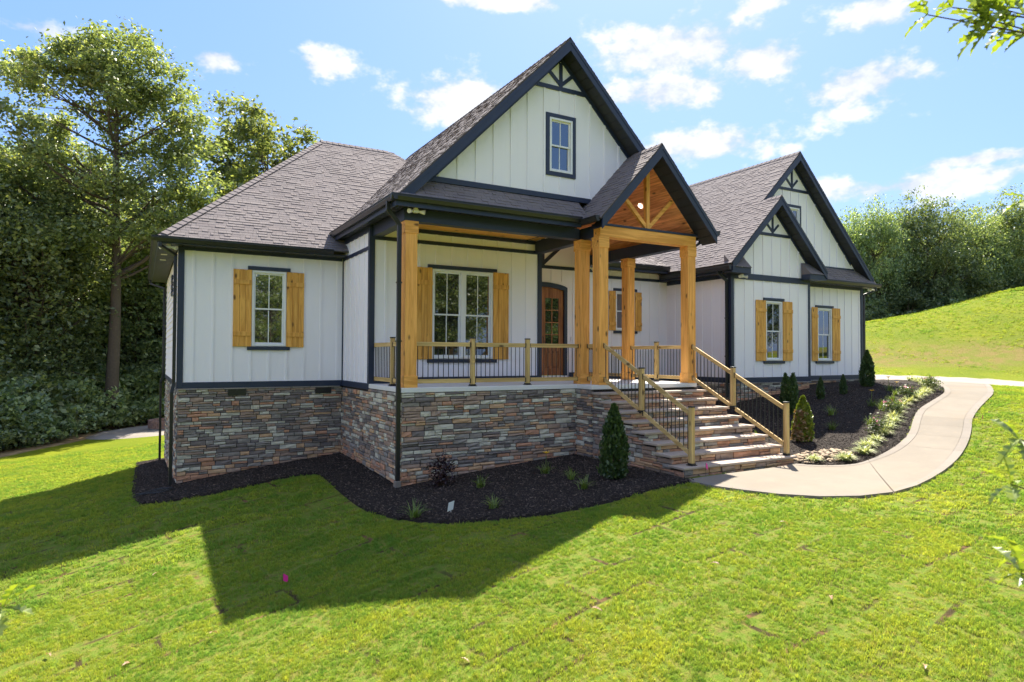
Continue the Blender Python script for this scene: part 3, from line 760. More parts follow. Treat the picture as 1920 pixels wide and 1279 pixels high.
# --- black trim boards --------------------------------------------------
T = 0.028
def ftrim(name, y, a, b, p, q, d=T): fbox(MB(), y, a, b, p, q, d).build(name, 'black_trim', HOUSE, bevel=0.004)
def ltrim(name, x, a, b, p, q, d=T): lbox(MB(), x, a, b, p, q, d).build(name, 'black_trim', HOUSE, bevel=0.004)
ftrim('corner_board', 0.0, -0.03, 0.10, -0.13, 3.24, 0.034); ltrim('corner_board', 0.0, 0.0, 0.11, -0.13, 3.24, 0.034)
ftrim('base_trim', 0.0, 0.10, 3.84, -0.134, 0.008, 0.036); ltrim('base_trim', 3.877, -2.34, -0.02, -0.134, 0.008, 0.036); ltrim('base_trim', 0.0, 0.11, 8.4, -0.134, 0.0, 0.036)
ftrim('frieze_board', 0.0, 0.10, 3.84, 3.140, 3.25, 0.030)
ltrim('corner_bead', 3.877, -0.030, 0.0, 0.008, 3.14, 0.03)
ltrim('trim_band', 3.877, -2.26, -0.03, 3.140, 3.232); ltrim('frieze_board', 3.877, -2.26, -0.03, 3.56, 3.72)
ltrim('corner_board', 3.877, -2.35, -2.26, -0.0, 3.72, 0.034); ftrim('corner_board', -2.35, 3.843, 3.975, 0.0, 3.72, 0.034)
ftrim('trim_band', -2.35, 3.975, 8.46, 3.380, 3.470); ftrim('frieze_board', -2.35, 3.975, 8.46, 3.640, 3.735); ftrim('base_trim', -2.35, 3.975, 8.46, 0.0, 0.14, 0.03)
ftrim('corner_board', -2.35, 8.46, 8.585, 0.0, 3.74, 0.034)
ftrim('base_trim', -0.2, 10.96, 12.3, 0.0, 0.15, 0.03)
ftrim('trim_band', 0.16, 12.3, 15.34, 3.255, 3.350); ftrim('frieze_board', 0.16, 12.3, 15.34, 3.56, 3.72); ftrim('base_trim', 0.16, 12.3, 15.34, -0.16, 0.0, 0.03)
ltrim('frieze_board', 15.37, -2.70, 0.13, 3.150, 3.28); ltrim('base_trim', 15.37, -2.70, 0.13, -0.165, 0.0, 0.036)
ftrim('corner_board', -2.745, 15.335, 15.465, -0.165, 3.33, 0.036); ltrim('corner_board', 15.37, -2.745, -2.65, -0.165, 3.3, 0.036)
ftrim('base_trim', -2.745, 15.465, 19.06, -0.165, 0.0, 0.036); ftrim('trim_band', -2.745, 15.465, 19.175, 3.130, 3.325, 0.034)
ftrim('corner_board', -2.745, 19.06, 19.175, -0.165, 3.13, 0.036)
ftrim('base_trim', -2.0, 19.18, 23.2, -0.165, -0.01, 0.036); ftrim('frieze_board', -2.0, 19.18, 23.2, 3.205, 3.33); ftrim('corner_board', -2.0, 23.2, 23.335, -0.165, 3.33, 0.036)

# --- front door -----------------------------------------------------------
m = MB(); n = 20; w = 0.11
for (xa, xb) in ((DX0 - 0.02, DX0 + 0.09), (DX1 - 0.09, DX1 + 0.02)): m.box(xa, xb, -0.24, -0.10, 0.0, archz(xa if xa < DC else xb))
ax = np.linspace(DX0 - 0.02, DX1 + 0.02, n + 1)
for a, b in zip(ax, ax[1:]):
    m.hexa([(a, -0.245, archz(a) - 0.09), (b, -0.245, archz(b) - 0.09), (a, -0.10, archz(a) - 0.09), (b, -0.10, archz(b) - 0.09),
            (a, -0.245, archz(a) + 0.05), (b, -0.245, archz(b) + 0.05), (a, -0.10, archz(a) + 0.05), (b, -0.10, archz(b) + 0.05)])
DOOR = part('door_frame', m, 'black_trim')
for s, (a, b) in (('l', (DX0 + 0.09, DC - 0.004)), ('r', (DC + 0.004, DX1 - 0.09))):
    m = MB(); ga, gb, gz0, gz1_ = a + 0.15, b - 0.17, 0.95, 2.46
    at = lambda x: archz(x) - 0.09
    def col(x0, x1, z0, f):
        m.hexa([(x0, -0.17, z0), (x1, -0.17, z0), (x0, -0.12, z0), (x1, -0.12, z0), (x0, -0.17, f(x0)), (x1, -0.17, f(x1)), (x0, -0.12, f(x0)), (x1, -0.12, f(x1))])
    col(a, ga, 0.06, at); col(gb, b, 0.06, at); mx = (ga + gb) / 2
    col(ga, mx, gz1_, at); col(mx, gb, gz1_, at)
    m.box(ga, gb, -0.17, -0.12, 0.06, 0.28); m.box(ga, gb, -0.17, -0.12, 0.82, gz1_ * 0 + gz0); m.box(ga, gb, -0.155, -0.12, 0.28, 0.82)
    m.box(ga + 0.06, gb - 0.06, -0.168, -0.15, 0.35, 0.75)
    leaf = m.build('door', 'door_wood', HOUSE, bevel=0.004)
    MB().box(ga, gb, -0.150, -0.140, gz0, gz1_).build('pane', 'window_glass', leaf)
    MB().box(mx - 0.014, mx + 0.014, -0.166, -0.138, gz0, gz1_).build('muntin', 'door_wood', leaf)
    for k in range(1, 4): MB().box(ga, gb, -0.165, -0.139, gz0 + (gz1_ - gz0) * k / 4 - 0.014, gz0 + (gz1_ - gz0) * k / 4 + 0.014).build('muntin', 'door_wood', leaf)
    hx = b - 0.06 if s == 'l' else a + 0.06
    MB().tube([(hx, -0.17, 1.02), (hx, -0.23, 1.02), (hx, -0.23, 1.25), (hx, -0.17, 1.25)], 0.012, 6).build('door_handle', 'black_metal', leaf)
part('threshold', MB().box(DX0, DX1, -0.26, -0.1, 0.0, 0.055), 'white_vinyl')
part('door_bell', MB().box(11.02, 11.06, -0.235, -0.2, 1.15, 1.27), 'white_vinyl')

# --- decorative trusses on the gables ------------------------------------
def truss(y, xc, zt, soff, zh, hh, pw, diags, d=0.03, m='black_trim', name='gable_truss'):
    """zt apex of the soffit line (slope 1), zh top of the tie board"""
    t = MB(); xl = xc - (zt - zh); xr = xc + (zt - zh); xl2 = xc - (zt - zh + hh); xr2 = xc + (zt - zh + hh)
    t.prism([(xl2 + .02, y, zh - hh), (xr2 - .02, y, zh - hh), (xr - .02, y, zh), (xl + .02, y, zh)], (0, -d, 0))
    T_ = t.build(name, m, HOUSE)
    MB().box(xc - pw / 2, xc + pw / 2, y - d, y, zh, zt - pw * .6).build('king_post', m, T_)
    for (xd, zd) in diags:
        MB().bar((xc, y - d * .45, zh + 0.04), (xd, y - d * .45, zd), d * .86, pw, (0, 0, 1)).build('brace', m, T_)
def gable_wall(y, xc, zt, z0, x0, x1, hole=None, slope=1.0, low=None, extra=()):
    xs = sorted({x0, x1, xc, *extra, *( (hole[0], hole[1]) if hole else ())}); g = MB()
    low = low or (lambda x: z0)
    line = lambda x: zt - slope * abs(x - xc)
    for a, b in zip(xs, xs[1:]):
        if hole and hole[0] - 1e-6 <= a and b <= hole[1] + 1e-6:
            g.face([(a, y, z0), (b, y, z0), (b, y, hole[2]), (a, y, hole[2])]); lo = hole[3]
        else: lo = None
        la, lb = (lo, lo) if lo is not None else (low(a), low(b))
        g.face([(a, y, la), (b, y, lb), (b, y, max(line(b), lb)), (a, y, max(line(a), la))])
    return part('gable_wall', g, 'siding')
# ------------------------------------------------------------------ roofs
ALL_TABS = []          # (score, deck, verts8, tone)
EXPO = 0.117
def roof_plane(O, u, s, poly, show=None, mat_='roof_deck'):
    """O origin, u unit along the eave, s unit up the slope, poly convex [(a,b)] -> deck object; shingles collected"""
    O, u, s = (np.array(p, float) for p in (O, u, s)); n = np.cross(u, s); n = n if n[2] > 0 else -n
    P3 = lambda a, b, h=0.0: O + u * a + s * b + n * h
    deck = MB().prism([P3(a, b, 0) for a, b in poly], tuple(-n * 0.035)).build('roof', mat_, HOUSE)
    bs = [p[1] for p in poly]; b0, b1 = min(bs), max(bs)
    def span(b):
        b = min(max(b, b0 + 1e-6), b1 - 1e-6); r = []
        for (a0, c0), (a1, c1) in zip(poly, poly[1:] + poly[:1]):
            if (c0 - b) * (c1 - b) <= 0 and c0 != c1: r.append(a0 + (a1 - a0) * (b - c0) / (c1 - c0))
        return (min(r), max(r)) if r else (0, 0)
    b = b0; row = 0
    while b < b1 - 0.02:
        t = min(b + EXPO + 0.012, b1); l0, h0 = span(b); l1, h1 = span(t); a = min(l0, l1) - RNG.uniform(0, 0.3)
        while a < max(h0, h1):
            w = RNG.choice((0.08, 0.11, 0.14, 0.17, 0.21, 0.25)) * RNG.uniform(0.9, 1.1); c = a + w
            p = [min(max(a, l0), h0), min(max(c, l0), h0), min(max(a, l1), h1), min(max(c, l1), h1)]
            if (p[1] - p[0]) + (p[3] - p[2]) > 0.03:
                th = RNG.choice((0.008, 0.009, 0.016, 0.018)); g = 0.002
                v = [P3(p[0] + g, b, -0.002), P3(p[1] - g, b, -0.002), P3(p[2] + g, t, -0.002), P3(p[3] - g, t, -0.002),
                     P3(p[0] + g, b, th), P3(p[1] - g, b, th), P3(p[2] + g, t, 0.005), P3(p[3] - g, t, 0.005)]
                mid = P3(sum(p) / 4, (b + t) / 2); sc = 0.0
                d = mid - CAM; dz = d @ CF
                if dz > 1 and (show is None or show(mid)):
                    U_, V_ = px_of(mid); vis = -(d @ n) / np.linalg.norm(d)
                    if vis > 0 and 0 < U_ < 1920 and 0 < V_ < 1279: sc = (p[1] - p[0] + p[3] - p[2]) * (t - b) * vis / dz ** 2
                ALL_TABS.append((sc, deck, v, RNG.choice((0, 0, 1, 1, 2, 3))))
            a = c
        b += EXPO; row += 1
    return deck
def sl(dx, dy, m):
    v = np.array([dx, dy, m * math.hypot(dx, dy)]); return v / np.linalg.norm(v)
def caps(p, q, wing=0.14, s1=(1, 0, -1), s2=(-1, 0, -1), parent=None, step=0.20):
    """ridge or hip caps from p (low) to q (high); s1,s2 fall directions of the two slopes"""
    p, q = Vector(map(float, p)), Vector(map(float, q)); L = (q - p).length; d = (q - p) / L
    s1 = Vector(map(float, s1)); s2 = Vector(map(float, s2)); s1 = (s1 - d * s1.dot(d)).normalized() * wing; s2 = (s2 - d * s2.dot(d)).normalized() * wing
    up = -(s1 + s2).normalized(); c = MB(); e = d * (step + 0.015)
    a0 = up * 0.030; a1 = up * 0.016
    c.face([a0, a0 + s1, a1 + s1 + e, a1 + e]); c.face([a0, a1 + e, a1 + s2 + e, a0 + s2]); k = up * -0.014
    c.face([a0, a0 + k, a0 + s1 + k, a0 + s1]); c.face([a0, a0 + s2, a0 + s2 + k, a0 + k])
    c.face([a0 + s1, a0 + s1 + k, a1 + s1 + e + k, a1 + s1 + e]); c.face([a0 + s2, a1 + s2 + e, a1 + s2 + e + k, a0 + s2 + k])
    mes = [c.mesh('ridge_cap', SHINGLES[i]) for i in range(4)]
    for i in range(int(L / step)): put('ridge_cap', RNG.choice(mes), parent, Matrix.Translation(p + d * (i * step)))

# left wing hip roof
LM, LX, LY, LZ, LH = 0.91, -0.50, -0.50, 3.335, 4.71
s_ = sl(0, 1, LM); kb = math.hypot(1, LM)
left_roof = roof_plane((LX, LY, LZ), (1, 0, 0), s_, [(0, 0), (8.4, 0), (8.4, 3.48 * kb), (7.17, LH * kb), (LH, LH * kb)],
                       lambda p: p[0] < 3.5 or p[2] > p[0] + 0.3)
roof_plane((LX, 8.92, LZ), (0, -1, 0), sl(1, 0, LM), [(0, 0), (9.42, 0), (LH, LH * kb)], lambda p: False)
roof_plane((11.38, 8.92, LZ), (-1, 0, 0), sl(0, -1, LM), [(0, 0), (11.88, 0), (7.17, LH * kb), (4.71, LH * kb)], lambda p: False)
RZ = LZ + LM * LH
caps((LX + .1, LY + .1, LZ + .09), (LX + LH, LY + LH, RZ), 0.16, (1, -1 * 0 - 0, -0.0) if False else (0.7, -0.7, -0.5), (-0.7, 0.7, -0.5), left_roof, 0.19)
caps((LX + LH, LY + LH, RZ + .01), (6.67, LY + LH, RZ + .01), 0.15, (0, -1, -LM), (0, 1, -LM), left_roof, 0.19)
# main front gable
MX, MZ, MYR, MYW = 7.88, 8.10, -4.75, -4.32
k1 = math.sqrt(2)
main_roof = roof_plane((3.60, 9.0, MZ - 4.28), (0, -1, 0), sl(1, 0, 1), [(0, 0), (13.82, 0), (13.75, 0.25), (13.75, 4.28 * k1), (0, 4.28 * k1)],
                       lambda p: p[2] > LZ + LM * (p[1] - LY) + .05)
roof_plane((12.05, MYR, MZ - 4.17), (0, 1, 0), sl(-1, 0, 1), [(0, 0), (13.75, 0), (13.75, 4.17 * k1), (0, 4.17 * k1)], lambda p: False)
caps((MX, MYR + .02, MZ + .01), (MX, 6.0, MZ + .01), 0.15, (1, 0, -1), (-1, 0, -1), main_roof, 0.2)
roof_plane((3.60, -4.86, 3.83), (1, 0, 0), sl(0, 1, 1), [(0, 0), (4.8, 0), (4.8, 0.54 * k1), (0.5, 0.54 * k1)], lambda p: p[0] < 8.3)
# portico
PX, PZ, PM, PYR = 9.93, 5.70, 1.07, -5.60
PE = 1.82; kp = math.hypot(1, PM)
portico_roof = roof_plane((PX - PE, -0.3, PZ - PM * PE), (0, -1, 0), sl(1, 0, PM), [(0, 0), (5.3, 0), (5.3, PE * kp), (0, PE * kp)], lambda p: p[1] < -4.4)
roof_plane((PX + PE, PYR, PZ - PM * PE), (0, 1, 0), sl(-1, 0, PM), [(0, 0), (5.3, 0), (5.3, PE * kp), (0, PE * kp)], lambda p: False)
caps((PX, PYR + .02, PZ + .01), (PX, -4.35, PZ + .01), 0.14, (1, 0, -PM), (-1, 0, -PM), portico_roof, 0.18)
# link between porch and right wing
link_roof = roof_plane((11.5, -0.36, 3.70), (1, 0, 0), sl(0, 1, 0.4), [(0, 0), (3.55, 0), (5.3, 4.6), (0, 4.6)], lambda p: p[0] > 13.2)
# right wing
BXC, BZ, BYR, BYW = 19.26, 7.85, -2.38, -2.0
SXC, SZ, SYR, SYW = 17.31, 5.90, -3.14, -2.745
right_roof = roof_plane((14.95, 12.0, BZ - 4.31), (0, -1, 0), sl(1, 0, 1), [(0, 0), (15.14, 0), (15.14, 2.36 * k1), (0, 2.36 * k1)], lambda p: p[1] < 0.5 and p[2] < 99)
roof_plane((SXC, 12.0, SZ), (0, -1, 0), sl(1, 0, 1), [(0, 0), (14.38, 0), (14.38, 1.95 * k1), (0, 1.95 * k1)], lambda p: p[1] < 2.6)
roof_plane((23.52, BYR, BZ - 4.26), (0, 1, 0), sl(-1, 0, 1), [(0, 0), (14.3, 0), (14.3, 4.26 * k1), (0, 4.26 * k1)], lambda p: False)
roof_plane((19.62, SYR, SZ - 2.31), (0, 1, 0), sl(-1, 0, 1), [(0, 0), (1.14, 0), (1.14, 2.31 * k1), (0, 2.31 * k1)], lambda p: False)
caps((BXC, BYR + .02, BZ + .01), (BXC, 6.0, BZ + .01), 0.15, (1, 0, -1), (-1, 0, -1), right_roof, 0.2)
caps((SXC, SYR + .02, SZ + .01), (SXC, -2.45, SZ + .01), 0.14, (1, 0, -1), (-1, 0, -1), right_roof, 0.18)
roof_plane((19.18, -2.46, 3.42), (1, 0, 0), sl(0, 1, 1.18), [(0, 0), (4.35, 0), (4.35, 0.46 * 1.547), (0, 0.46 * 1.547)], lambda p: p[0] > 20)
# hand the largest shingles out one by one, the rest as one part
ALL_TABS.sort(key=lambda t: -t[0])
for sc, deck, v, tone in ALL_TABS[:290]:
    MB().hexa(v).build('shingle', SHINGLES[tone], deck)
rest = MB()
for sc, deck, v, tone in ALL_TABS[290:]: rest.hexa(v, tone)
tag(rest.build('shingle_courses', SHINGLES, main_roof), None, None, None, 'stuff')

# ------------------------------------------------------------------ rakes, soffits, gable walls
def rake(xc, zA, m, yr, yw, xl, xr, fh=0.26, left_panels=False, zclip=None):
    top = lambda x: zA - 0.035 - m * abs(x - xc)
    for s, xe in ((-1, xl), (1, xr)):
        poly = [(xc, yr, top(xc)), (xe, yr, top(xe)), (xe, yr, top(xe) - fh), (xc, yr, top(xc) - fh)]
        MB().prism(poly, (0, 0.032, 0)).build('rake_board', 'black_trim', HOUSE)
        poly2 = [(p[0], p[1] - 0.012, p[2]) for p in poly[:2]] + [(xe, yr - .012, top(xe) - 0.085), (xc, yr - .012, top(xc) - 0.085)]
        MB().prism(poly2, (0, 0.0115, 0)).build('rake_trim', 'black_trim', HOUSE)
        L = abs(xe - xc); n = max(2, int(L * math.hypot(1, m) / 0.235)); zo = fh - 0.02
        soff = MB().prism([(xc, yr + .034, top(xc) - zo + .03), (xe, yr + .034, top(xe) - zo + .03), (xe, yr + .034, top(xe) - zo + .018), (xc, yr + .034, top(xc) - zo + .018)], (0, yw - yr - .034, 0)).build('rake_soffit', 'soffit_black', HOUSE)
        if s > 0 or left_panels:
            for i in range(n):
                a = xc + s * L * (i + 0.05) / n; b = xc + s * L * (i + 0.95) / n
                MB().prism([(a, yr + .034, top(a) - zo + .017), (b, yr + .034, top(b) - zo + .017), (b, yr + .034, top(b) - zo - .004), (a, yr + .034, top(a) - zo + .004)], (0, yw - yr - .034, 0)).build('soffit_panel', 'soffit_black', soff)
    return top(xc) - fh + 0.02
def frieze(y, xc, zt, m, xl, xr, h=0.12, d=0.03):
    for xe in (xl, xr):
        MB().prism([(xc, y, zt), (xe, y, zt - m * abs(xe - xc)), (xe, y, zt - h - m * abs(xe - xc)), (xc, y, zt - h)], (0, -d, 0)).build('frieze_board', 'black_trim', HOUSE)
zt = rake(MX, MZ, 1.0, MYR, MYW, 3.72, 10.15)
mlow = lambda x: max(4.38, PZ - 0.03 - PM * abs(PX - x))
GW = (7.56, 8.21, 5.03, 6.316)
g = gable_wall(MYW, MX, zt, 4.38, MX - (zt - 4.38), 9.95, GW, low=mlow, extra=(8.71,))
frieze(MYW, MX, zt, 1.0, 4.5, 9.97)
ftrim('trim_band', MYW, 4.45, 8.76, 4.38, 4.50, 0.03)
for xb_ in [4.758 + 0.4435 * i for i in range(12)]: battens_y(g, MYW, [xb_], max(4.50, mlow(xb_)), lambda x: min(zt - 0.12 - abs(x - MX), 6.99), [(7.45, 8.31, 4.92, 6.42)])
window(MYW, *GW, surround=True)
truss(MYW, MX, zt - 0.11, None, 7.085, 0.10, 0.085, [(7.545, 7.415), (8.205, 7.405)])
zt2_ = rake(SXC, SZ, 1.0, SYR, SYW, 15.02, 19.60)
g = gable_wall(SYW, SXC, zt2_, 3.30, 15.37, 19.14); frieze(SYW, SXC, zt2_, 1.0, 15.5, 19.1, 0.10)
battens_y(g, SYW, [15.55 + 0.436 * i for i in range(9)], 3.325, lambda x: min(zt2_ - 0.10 - abs(x - SXC), 4.64), [])
truss(SYW, SXC, zt2_ - 0.09, None, 4.73, 0.095, 0.07, [(17.03, 5.03), (17.60, 5.03)])
zt3_ = rake(BXC, BZ, 1.0, BYR, BYW, 16.9, 23.46)
GW2 = (19.0, 19.64, 4.62, 5.96)
g = gable_wall(BYW, BXC, zt3_, 3.85, 15.8, BXC + (zt3_ - 3.85), GW2); frieze(BYW, BXC, zt3_, 1.0, 16.5, 22.6, 0.11)
ftrim('trim_band', BYW, 19.5, 22.8, 3.88, 4.0, 0.03)
battens_y(g, BYW, [17.5 + 0.43 * i for i in range(13)], 4.0, lambda x: min(zt3_ - 0.11 - abs(x - BXC), 6.53), [(18.9, 19.74, 4.52, 6.06)])
window(BYW, *GW2, surround=True)
truss(BYW, BXC, zt3_ - 0.10, None, 6.635, 0.095, 0.075, [(18.96, 6.96), (19.56, 6.96)])
zp = rake(PX, PZ, PM, PYR, -5.10, PX - 1.77, PX + 1.80)
# eave returns of the small gable on the right wing
for (xa, xb, s) in ((15.02, 15.86, -1), (18.72, 19.58, 1)):
    r = MB().box(xa, xb, SYR + 0.03, SYW - 0.036, 3.27, 3.45); R_ = r.build('eave_return', 'black_trim', HOUSE)
    hi = 3.95
    c = MB(); xo, xi = (xa, xb) if s < 0 else (xb, xa)
    c.face([(xo, SYR - .01, 3.45), (xi, SYR - .01, 3.45), (xi - s * -0.0, SYW - .04, 3.47 + .38), (xo, SYW - .04, 3.47 + .38)])
    c.face([(xi, SYR - .01, 3.45), (xi, SYW - .04, 3.45), (xi, SYW - .04, 3.85)])
    c.face([(xo, SYR - .01, 3.45), (xo, SYW - .04, 3.85), (xo, SYW - .04, 3.45)])
    c.build('return_roof', SHINGLES[2], R_)

# ------------------------------------------------------------------ eaves, gutters, downspouts
def gutter(p, q, out, h=0.125, d=0.115):
    """K-style gutter: p,q on the inner top edge, out = outward direction"""
    p, q, o = Vector(p), Vector(q), Vector(out); z = Vector((0, 0, 1))
    prof = [o * 0.0 + z * 0, o * d, o * d - z * 0.02, o * (d - 0.012) - z * 0.022, o * (d - 0.012) - z * 0.050, o * (d * 0.62) - z * h, o * 0.0 - z * h]
    return MB().prism([p + v for v in prof], q - p).build('gutter', 'gutter_metal', HOUSE)
def fascia(a, b, c, d_, z0, z1): MB().box(a, b, c, d_, z0, z1).build('fascia', 'black_trim', HOUSE)
def soffit(x0, x1, y0, y1, z, along='x', n=0):
    S = MB().box(x0, x1, y0, y1, z, z + 0.02).build('soffit', 'soffit_black', HOUSE)
    L = (x1 - x0) if along == 'x' else (y1 - y0); n = n or int(L / 0.24)
    for i in range(n):
        a, b = L * (i + 0.06) / n, L * (i + 0.94) / n
        (MB().box(x0 + a, x0 + b, y0, y1, z - 0.012, z - 0.001) if along == 'x' else MB().box(x0, x1, y0 + a, y0 + b, z - 0.012, z - 0.001)).build('soffit_panel', 'soffit_black', S)
fascia(-0.485, 3.48, -0.485, -0.455, 3.20, 3.325); fascia(-0.485, -0.455, -0.455, 8.9, 3.20, 3.325)
soffit(-0.455, 3.85, -0.455, -0.04, 3.225, 'x'); soffit(-0.455, -0.04, -0.04, 8.9, 3.227, 'y', 30)
gutter((-0.60, -0.486, 3.352), (3.47, -0.486, 3.352), (0, -1, 0)); gutter((-0.486, -0.486, 3.350), (-0.486, 8.9, 3.350), (-1, 0, 0))
fascia(3.61, 3.64, -4.84, 0.6, 3.66, 3.80); fascia(3.64, 8.12, -4.84, -4.81, 3.66, 3.80)
soffit(3.64, 3.875, -4.81, 0.4, 3.702, 'y'); soffit(3.876, 8.12, -4.81, -4.53, 3.70, 'x')
gutter((3.609, -4.955, 3.88), (3.609, 0.05, 3.88), (-1, 0, 0)); gutter((3.495, -4.841, 3.882), (8.085, -4.841, 3.882), (0, -1, 0))
fascia(15.0, 15.03, -2.72, 0.8, 3.26, 3.44); soffit(15.03, 15.34, -2.74, 0.12, 3.29, 'y')
gutter((14.965, -3.13, 3.485), (14.965, -0.02, 3.485), (-1, 0, 0), 0.15, 0.12)
gutter((11.7, -0.345, 3.735), (14.98, -0.345, 3.735), (0, -1, 0), 0.15, 0.12); fascia(11.7, 14.98, -0.34, -0.31, 3.5, 3.66); soffit(11.7, 15.3, -0.31, 0.13, 3.54, 'x')
gutter((19.25, -2.40, 3.445), (23.77, -2.40, 3.445), (0, -1, 0), 0.13, 0.12); fascia(19.2, 23.6, -2.395, -2.365, 3.29, 3.41); soffit(19.2, 23.6, -2.365, -2.03, 3.315, 'x')
gutter((PX - PE - .0, -5.56, 3.81), (PX - PE, -4.96, 3.81), (-1, 0, 0)); gutter((PX + PE, -5.58, 3.81), (PX + PE, -0.4, 3.81), (1, 0, 0))
def downspout(pts, w=0.075, outlet=True):
    m = MB(); pts = [Vector(p) for p in pts]
    for a, b in zip(pts, pts[1:]):
        d = (b - a).normalized() * 0.02; m.bar(a - d, b + d, w, w * 0.85, (0, 1, 0) if abs((b - a).normalized().z) > .6 else (0, 0, 1))
    D_ = m.build('downspout', 'black_metal', HOUSE, bevel=0.008)
    for k in range(1, int((pts[-2].z - pts[-1].z) / 1.4) + 1):
        z = pts[-2].z - 1.2 * k; MB().box(pts[-1].x - w * .62, pts[-1].x + w * .62, pts[-1].y - w * .55, pts[-1].y + w * .55, z, z + 0.03).build('strap', 'black_metal', D_)
    return D_
downspout([(3.55, -4.55, 3.77), (3.55, -4.55, 3.62), (3.81, -4.50, 3.34), (3.81, -4.50, gz1(3.8, -4.5) + 0.10)], 0.085)
MB().box(3.74, 3.86, -4.58, -4.44, gz1(3.8, -4.5) + 0.0, gz1(3.8, -4.5) + 0.17).build('drain_boot', 'walk_border', HOUSE, bevel=0.01)
downspout([(-0.42, -0.50, 3.24), (-0.42, -0.50, 3.13), (-0.09, -0.03, 3.0), (-0.09, -0.03, -0.02), (-0.13, -0.06, -0.22), (-0.13, -0.06, gz1(0, 0) + 0.05)], 0.075)
downspout([(-0.52, 8.5, 3.24), (-0.50, 8.5, 3.1), (-0.09, 8.3, 2.95), (-0.09, 8.3, -0.05), (-0.16, 8.3, -0.3), (-0.16, 8.3, gz1(0, 8.3) + 0.05)], 0.075)
downspout([(14.93, -2.60, 3.36), (14.93, -2.62, 3.28), (15.27, -2.66, 3.06), (15.27, -2.66, -0.6)], 0.085)
downspout([(11.80, -4.95, 3.72), (11.80, -4.95, 3.60), (11.56, -4.75, 3.40), (11.56, -4.75, -0.9)], 0.07)
downspout([(23.70, -2.30, 3.34), (23.70, -2.30, 3.22), (23.40, -2.02, 3.05), (23.40, -2.02, -0.2)], 0.08)
def floodlight(x, y, z, face=-1):
    b = MB().tube([(x, y, z), (x, y, z - 0.05)], 0.05, 10).box(x - 0.055, x + 0.055, y - 0.05, y + 0.04, z - 0.115, z - 0.045)
    F_ = b.build('flood_light', 'lamp_white', HOUSE, bevel=0.01)
    for s in (-1, 1):
        MB().tube([(x + s * 0.05, y, z - 0.08), (x + s * 0.10, y - 0.02, z - 0.085), (x + s * 0.17, y - 0.07, z - 0.10)], [0.02, 0.035, 0.05], 10).build('lamp_head', 'lamp_white', F_)
floodlight(-0.25, -0.27, 3.222); floodlight(4.10, -4.66, 3.70); floodlight(15.66, -2.93, 3.27); floodlight(23.5, -2.2, 3.315)
for k in range(2): part('soffit_light', MB().box(-0.36, -0.22, 1.5 + k * 1.1, 1.62 + k * 1.1, 3.205, 3.222), 'lamp_white')
# ------------------------------------------------------------------ porch
slab = MB().prism([(3.86, -4.555, 0), (8.2, -4.555, 0), (8.2, -5.15, 0), (11.476, -5.15, 0), (11.476, -0.15, 0), (8.5, -0.15, 0), (8.5, -2.30, 0), (3.86, -2.30, 0)], (0, 0, -0.103))
part('porch_slab', slab, 'porch_concrete', bevel=0.012)
def column(x0, y0, w=0.26):
    c = MB().box(x0, x0 + w, y0, y0 + w, 0.0, 3.44).build('column', 'cedar_z', HOUSE, bevel=0.006); e = 0.018
    MB().box(x0 - e, x0 + w + e, y0 - e, y0 + w + e, 0.0, 0.245).build('column_base', 'cedar_x', c, bevel=0.005)
    MB().box(x0 - e, x0 + w + e, y0 - e, y0 + w + e, 3.185, 3.443).build('column_cap', 'cedar_x', c, bevel=0.005)
    return c
column(3.935, -4.53); column(8.33, -4.53); column(8.42, -5.135); column(11.192, -5.135); column(11.192, -2.775)
part('porch_beam', MB().box(3.90, 8.30, -4.515, -4.29, 3.446, 3.70), 'black_trim', bevel=0.005)
part('porch_beam', MB().box(3.925, 4.15, -4.288, -2.385, 3.450, 3.72), 'black_trim', bevel=0.005)
part('porch_beam', MB().box(8.36, 8.585, -4.288, -2.388, 3.400, 3.72), 'black_trim', bevel=0.005)
part('porch_beam', MB().box(8.445, 8.67, -4.880, -4.30, 3.446, 3.73), 'black_trim', bevel=0.005)
part('porch_beam', MB().box(11.205, 11.44, -4.880, -0.24, 3.440, 3.76), 'black_trim', bevel=0.005)
part('portico_beam', MB().box(8.440, 11.462, -5.140, -4.885, 3.445, 3.700), 'cedar_x', bevel=0.006)
part('beam_cap', MB().box(8.40, 11.50, -5.16, -4.86, 3.702, 3.752), 'black_trim')
# cedar truss standing on the beam
TR = MB().box(PX - 0.052, PX + 0.052, -5.09, -4.98, 3.753, 5.26).build('portico_truss', 'cedar_z', HOUSE, bevel=0.005)
for s in (-1, 1): MB().bar((PX + s * 0.03, -5.035, 3.80), (PX + s * 0.80, -5.035, 4.545), 0.085, 0.095, (0, 0, 1)).build('brace', 'cedar_x', TR, bevel=0.005)
# plank ceilings
def plank_slope(s):
    C_ = MB().prism([(PX, -5.10, 5.42), (PX + s * 1.5, -5.10, 5.42 - PM * 1.5), (PX + s * 1.5, -5.10, 5.44 - PM * 1.5), (PX, -5.10, 5.44)], (0, 4.88, 0)).build('vault_ceiling', 'black_trim', HOUSE)
    n = 14
    for i in range(n):
        a = PX + s * 1.5 * (i + 0.02) / n; b = PX + s * 1.5 * (i + 0.98) / n; z = lambda x: 5.418 - PM * abs(x - PX)
        MB().prism([(a, -5.095, z(a)), (b, -5.095, z(b)), (b, -5.095, z(b) - 0.02), (a, -5.095, z(a) - 0.02)], (0, 4.87, 0)).build('plank', 'plank_wood', C_, bevel=0.004)
    return C_
VC = [plank_slope(-1), plank_slope(1)]
d_ = CF + CR * (1201 - 960) / FPX - CU * (386 - 639.5) / FPX; t_ = 5.0     # recessed lamp in the right slope of the vault
